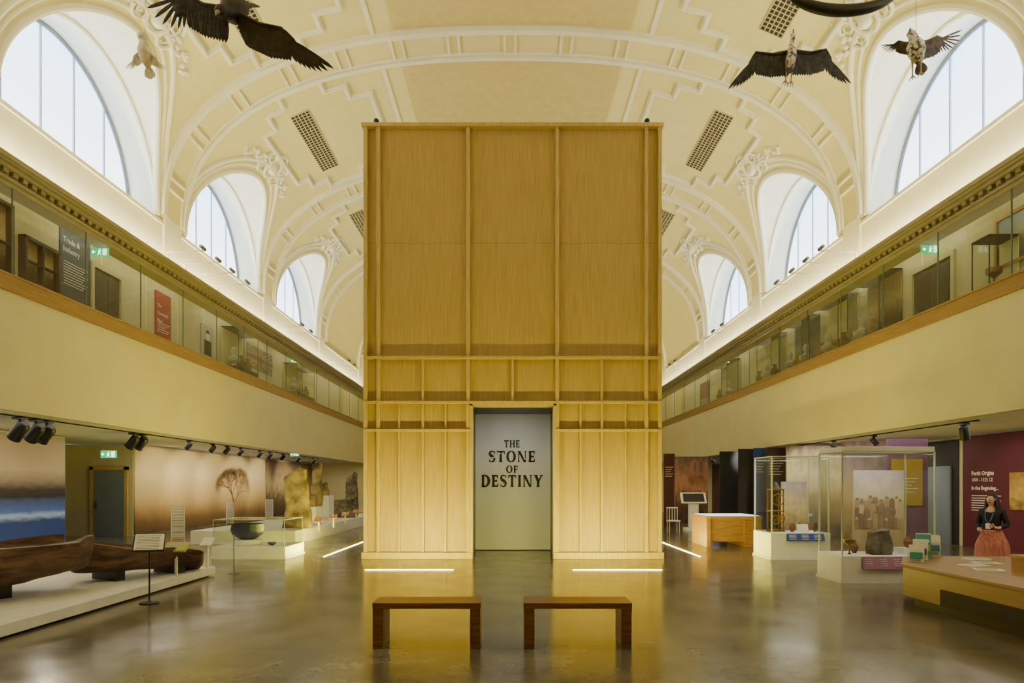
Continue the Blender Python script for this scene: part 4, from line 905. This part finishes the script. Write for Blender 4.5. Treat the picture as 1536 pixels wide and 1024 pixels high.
# ------------------------------------------------------------------ person
def person(x,y):
    e=thing('person',(x,y,0),'standing person in black top and coral skirt with lanyard','person')
    v=[];ed=[];r=[]
    def a(p,rad,par=None):
        v.append((x+p[0],y+p[1],p[2]));r.append(rad)
        if par is not None: ed.append((par,len(v)-1))
        return len(v)-1
    pel=a((0,0,.92),(.15,.10)); ws=a((0,0,1.03),(.125,.09),pel); ch=a((0,-.01,1.2),(.145,.10),ws); ut=a((0,-.01,1.33),(.12,.085),ch); nk=a((0,-.02,1.41),.048,ut); nk2=a((0,-.03,1.46),.046,nk)
    h1=a((.0,-.045,1.50),(.060,.072),nk2); h2=a((0,-.04,1.56),(.070,.085),h1); h3=a((0,-.03,1.615),(.048,.058),h2)
    hands=[]
    for s in(-1,1):
        hp=a((s*.09,0,.86),.09,pel); kn=a((s*.1,-.01,.47),.055,hp); cf=a((s*.1,.01,.3),.05,kn); an=a((s*.1,.02,.09),.032,cf); ft=a((s*.11,-.09,.04),.03,an); a((s*.115,-.16,.03),.024,ft)
        sh=a((s*.165,0,1.335),.05,ut)
        if s<0: el=a((s*.23,.02,1.08),.036,sh); wr=a((s*.13,-.2,.99),.024,el); hd=a((s*.09,-.25,.99),.03,wr); d=Vector((.75,-.6,-.1))
        else: el=a((s*.23,.04,1.08),.036,sh); wr=a((s*.17,-.19,1.04),.024,el); hd=a((s*.12,-.24,1.06),.03,wr); d=Vector((-.55,-.6,.3))
        hands.append((hd,d.normalized(),s))
    mb=MB(skin).mesh(skinmesh(v,ed,r,2,pel))
    for hd,d,s in hands:
        c=Vector(v[hd]); side=d.cross(Vector((0,0,1))).normalized(); up=side.cross(d)
        for k,l in enumerate((.06,.07,.066,.05)):
            b=c+d*.015+up*(.022-.015*k); mb.tube([b,b+d*l*.55,b+d*l*.9-side*.012*s,b+d*l-side*.03*s],[.009,.0085,.008,.006],8)
        b=c+up*.022; mb.tube([b,b+up*.025+d*.02,b+up*.03+d*.045],[.011,.01,.007],8)
    yf=y-.03
    mb.tube([(x,yf-.090,1.565),(x,yf-.105,1.54),(x,yf-.110,1.525),(x,yf-.092,1.515)],[.008,.011,.014,.01],8)
    for s in(-1,1): mb.ell((x+s*.070,yf-.005,1.545),(.012,.018,.03)); mb.ell((x+s*.028,yf-.084,1.553),(.013,.008,.008),paper); mb.ell((x+s*.028,yf-.091,1.553),(.005,.003,.006),hairm)
    for s in(-1,1): mb.tube([(x+s*.015,yf-.092,1.575),(x+s*.045,yf-.085,1.577)],[.003,.002],6,hairm)
    mb.ell((x,yf-.087,1.492),(.022,.008,.006),M('lips',(180,80,76),.5))
    mb.obj('body',parent=e,ang=80)
    v2=[];e2=[];r2=[]
    def b_(p,rad,par=None):
        v2.append((x+p[0],y+p[1],p[2]));r2.append(rad)
        if par is not None:e2.append((par,len(v2)-1))
        return len(v2)-1
    p0=b_((0,0,.95),(.165,.12)); p1=b_((0,0,1.05),(.145,.11),p0); p2=b_((0,-.012,1.2),(.165,.12),p1); p3=b_((0,0,1.335),(.13,.095),p2); p4=b_((0,-.01,1.39),(.07,.06),p3)
    for s in(-1,1):
        q=b_((s*.165,0,1.335),.062,p3); q2=b_(((s*.235),(.03),1.09),.052,q); wr=((s*.15,-.15,1.0) if s<0 else (s*.185,-.14,1.045)); b_(wr,.038,q2)
    MB(cloth_b).mesh(skinmesh(v2,e2,r2,2,p0)).obj('jumper',parent=e,ang=80)
    rings=[]
    for i in range(12):
        s=i/11; rr=.15+.09*min(1,s*3.)+.06*s; z=1.0-.78*s; n=60
        rings.append([Vector((x+(rr*(1+.05*min(1,s*3)*sin(k*2*pi/n*12)))*cos(2*pi*k/n),y+rr*.75*(1+.05*min(1,s*3)*sin(k*2*pi/n*12))*sin(2*pi*k/n),z)) for k in range(n)])
    MB(cloth_c).loft(rings).obj('skirt',parent=e,ang=80)
    hm=MB(hairm); hm.ell((x,y+.008,1.578),(.084,.09,.088),nu=20,nv=12,amp=.1,fr=4)
    for k in range(15):
        an=radians(-22+k*224/14); bx_=x+.068*cos(an);by=y+.01+.07*sin(an); L=.32+.04*sin(k*3)
        hm.tube([(bx_,by,1.6),(bx_+.018*cos(an),by+.02*sin(an),1.5),(bx_+.03*cos(an)+.01*sin(k),by+.045*max(0,sin(an))-.02*(sin(an)<.2),1.42),(bx_+.02*cos(an)+.012*sin(k*2),by+.06*max(0,sin(an))-.06*(sin(an)<.2),1.6-L)],[.028,.032,.030,.010],8)
    hm.obj('hair',parent=e,ang=80)
    for s in(-1,1): MB(black).loft([[Vector((x+s*.11+cos(2*pi*k/12)*w,y+yy,.0+max(0.0,.045+sin(2*pi*k/12)*.045)*hh)) for k in range(12)] for yy,w,hh in((.06,.03,.9),(.0,.045,1.1),(-.1,.05,.9),(-.18,.045,.6),(-.2,.02,.4))]).obj('shoe',parent=e)
    ly=MB(lanyard)
    for s in(-1,1): ly.tube([(x+s*.06,y+.0,1.42),(x+s*.07,y-.10,1.35),(x+s*.05,y-.15,1.2),(x,y-.155,1.12)],.006,6)
    ly.box(x-.04,x+.04,y-.165,y-.158,1.02,1.12,paper); ly.obj('lanyard',parent=e)
    e.rotation_euler=(0,0,-1.0)
person(8.72,12.4)
# ------------------------------------------------------------------ birds
def bird(name,lab,O,Fd,wings,mat_,bl=.8,br=.13,neck=.2,headr=.06,beak=.07,tail=.3,legs=None,chord=.38,belly=None,tailw=.5):
    O=Vector(O);Fd=Vector(Fd).normalized()
    e=thing(name,O,lab,'bird')
    side=(Vector(wings[0][0])-Vector(wings[1][0])).normalized(); side=(side-Fd*side.dot(Fd)).normalized(); up=side.cross(Fd).normalized()
    if up.z<0 and abs(up.z)>.1: up=-up
    pts=[O-Fd*bl*.5,O-Fd*bl*.35,O-Fd*bl*.1,O+Fd*bl*.15,O+Fd*bl*.35]; rr=[br*.3,br*.65,br,br*1.02,br*.6]
    hb=O+Fd*(bl*.35+neck)+up*.03
    pts+=[O+Fd*(bl*.35+neck*.5),hb-Fd*.02,hb+Fd*headr*.8,hb+Fd*headr*1.4]; rr+=[br*.42 if neck>.15 else br*.55,headr*.85,headr,headr*.55]
    mb=MB(belly or mat_); mb.tube(pts,rr,14)
    mb.tube([hb+Fd*headr*1.2,hb+Fd*(headr*1.2+beak*.6),hb+Fd*(headr*1.2+beak)-up*beak*.35],[headr*.4,headr*.3,.004],8,beakm)
    for s in(-1,1): mb.ell(hb+Fd*headr*.9+side*s*headr*.85,(.012,.012,.012),black,nu=8,nv=6)
    def feather(b,d,l,w,nrm,m=None,curl=0.):
        d=d.normalized(); sd=d.cross(nrm).normalized(); vs=[]
        prof=[(0,.35),(.25,.8),(.6,1.),(.85,.8),(1,.08)]
        for t,k in prof:
            c=b+d*l*t+nrm*curl*t*t*l; vs+=[c+sd*w*k*.5,c+nrm*w*.08,c-sd*w*k*.5,c-nrm*w*.04]
        n=4; fs=[(i*n+j,i*n+(j+1)%n,(i+1)*n+(j+1)%n,(i+1)*n+j) for i in range(len(prof)-1) for j in range(n)]
        mb.add(vs,fs,m or mat_)
    for out,back,span,ks in wings:
        out=Vector(out).normalized(); back=Vector(back).normalized(); nrm=out.cross(back).normalized()
        sh=O+Fd*bl*.15+out*br*.5; el=sh+out*span*.28-back*span*.02; wr=el+(out-back*.35).normalized()*span*.26; hn=wr+(out+back*(.25+ks)).normalized()*span*.16
        mb.tube([sh-out*.05,el,wr,hn],[.06,.05,.04,.015],8,mat_,flat=.7)
        chain=[sh,el,wr,hn]
        def pt(t):
            q=t*3; i=min(int(q),2); return chain[i].lerp(chain[i+1],q-i)
        n=22
        for i in range(n):
            t=i/(n-1); b=pt(t)
            k=max(0,(t-.62)/.38); dr=back*(1-k)+ (out*.95+back*(.55-.75*k+ks))*k+out*.12
            l=chord*span*(1-.12*t)+k*span*.22
            feather(b+nrm*.004*(i%3),dr,l,.075*span*(1.25 if k<.05 else .68),nrm,curl=-.05)
        for row,(fl,fw) in enumerate(((.6,.11),(.38,.10),(.22,.09))):
            for i in range(14):
                t=.02+i/14*.92; b=pt(t)
                feather(b-nrm*(.008+.006*row),back+out*(.15+.5*max(0,t-.6)),chord*span*fl,fw*span,nrm); feather(b+nrm*(.01+.006*row),back+out*(.15+.5*max(0,t-.6)),chord*span*fl*.9,fw*span,nrm)
    for i in range(9):
        k=(i-4)/4; feather(O-Fd*bl*.4,(-Fd+side*k*tailw),tail*(1-.1*abs(k)),.09*bl+.03,up)
    if legs:
        ld,ll=legs; ld=Vector(ld).normalized()
        for s in(-1,1):
            b=O-Fd*bl*.2+side*s*br*.5; a=b+ld*ll*.5+Fd*.03; c=b+ld*ll
            mb.tube([b,b+ld*ll*.25,a,c],[.045,.03,.014,.011],8,beakm)
            for k in(-1,0,1): mb.tube([c,c+ld*.05+side*k*.04,c+ld*.09+side*k*.05-up*.02],[.011,.009,.003],6,beakm)
    mb.obj('body',parent=e,recalc=True,ang=50)
    MB(steel).cyl(O+Vector((0,0,.02)),(O.x,O.y,vz(O.x)),.004,n=6).obj('hanging_wire',parent=e)
    return e
o=P(352,14,9.2)
bird('eagle','dark brown mounted eagle hanging with wings spread',o,(-.15,-.55,-.5),[((.86,.1,-.46),(.26,.35,-.95),1.2,.30),((-.95,.1,.16),(-.05,.35,-.95),1.05,0)],fdark,bl=.62,br=.16,neck=.1,headr=.08,beak=.09,tail=.3,chord=.36,legs=((.2,-.3,-.8),.2))
o=P(218,80,11)
bird('owl','small pale mounted owl hanging in flight',o,(-.05,-.35,.9),[((.5,.1,-.55),(.0,.2,-1),.3,0),((-.5,.1,-.5),(.1,.2,-1),.3,0)],fpale,bl=.42,br=.11,neck=.03,headr=.085,beak=.03,tail=.2,chord=.5)
o=P(1186,84,11)
bird('heron','dark grey mounted heron hanging with drooping wings',o,(.12,.1,.95),[((.95,.05,-.10),(-.12,.1,-1),.98,1.1),((-.93,.05,-.18),(.12,.1,-1),.98,1.1)],fgrey,bl=.42,br=.085,neck=.16,headr=.04,beak=.13,tail=.14,chord=.36,legs=((-.1,0,-1),.32),belly=fmott,tailw=.3)
o=P(1374,74,11)
bird('osprey','brown and white mounted osprey hanging talons down',o,(-.35,-.2,.8),[((.95,.1,.20),(.25,.1,-.9),.62,0),((-.8,.3,.2),(-.1,.2,-.9),.36,.3)],fbrown,bl=.46,br=.13,neck=.05,headr=.065,beak=.05,tail=.22,chord=.42,legs=((-.1,-.1,-1),.32),belly=fmott)
mb=MB(M('black_bronze',(26,26,28),.45,.1))
pts=[P(1264-84*cos(radians(a)),-24+40*sin(radians(a)),10) for a in range(-10,191,6)]
n_=len(pts)
mb.tube(pts,[.02+.065*sin(pi*(i+1)/(n_+1)) for i in range(n_)],12,flat=1.)
e=thing('hanging_wing',P(1262,0,10),'long black curved wing-like specimen hanging from ceiling','hanging specimen')
mb.obj('body',parent=e)
c=pts[n_//2]; MB(steel).cyl(c,(c.x,c.y,vz(c.x)),.004,n=6).obj('hanging_wire',parent=e)
# ------------------------------------------------------------------ camera & world
w=bpy.data.worlds.new('World'); SC.world=w; w.use_nodes=True; w.node_tree.nodes['Background'].inputs[0].default_value=(.8,.9,1,1); w.node_tree.nodes['Background'].inputs[1].default_value=.3
cam=bpy.data.cameras.new('Camera'); cam.sensor_width=36; cam.lens=24; cam.shift_y=(728-512)/1536; cam.clip_end=200
co=bpy.data.objects.new('Camera',cam); co.location=(0,0,H); co.rotation_euler=(pi/2,0,0); SC.collection.objects.link(co); SC.camera=co
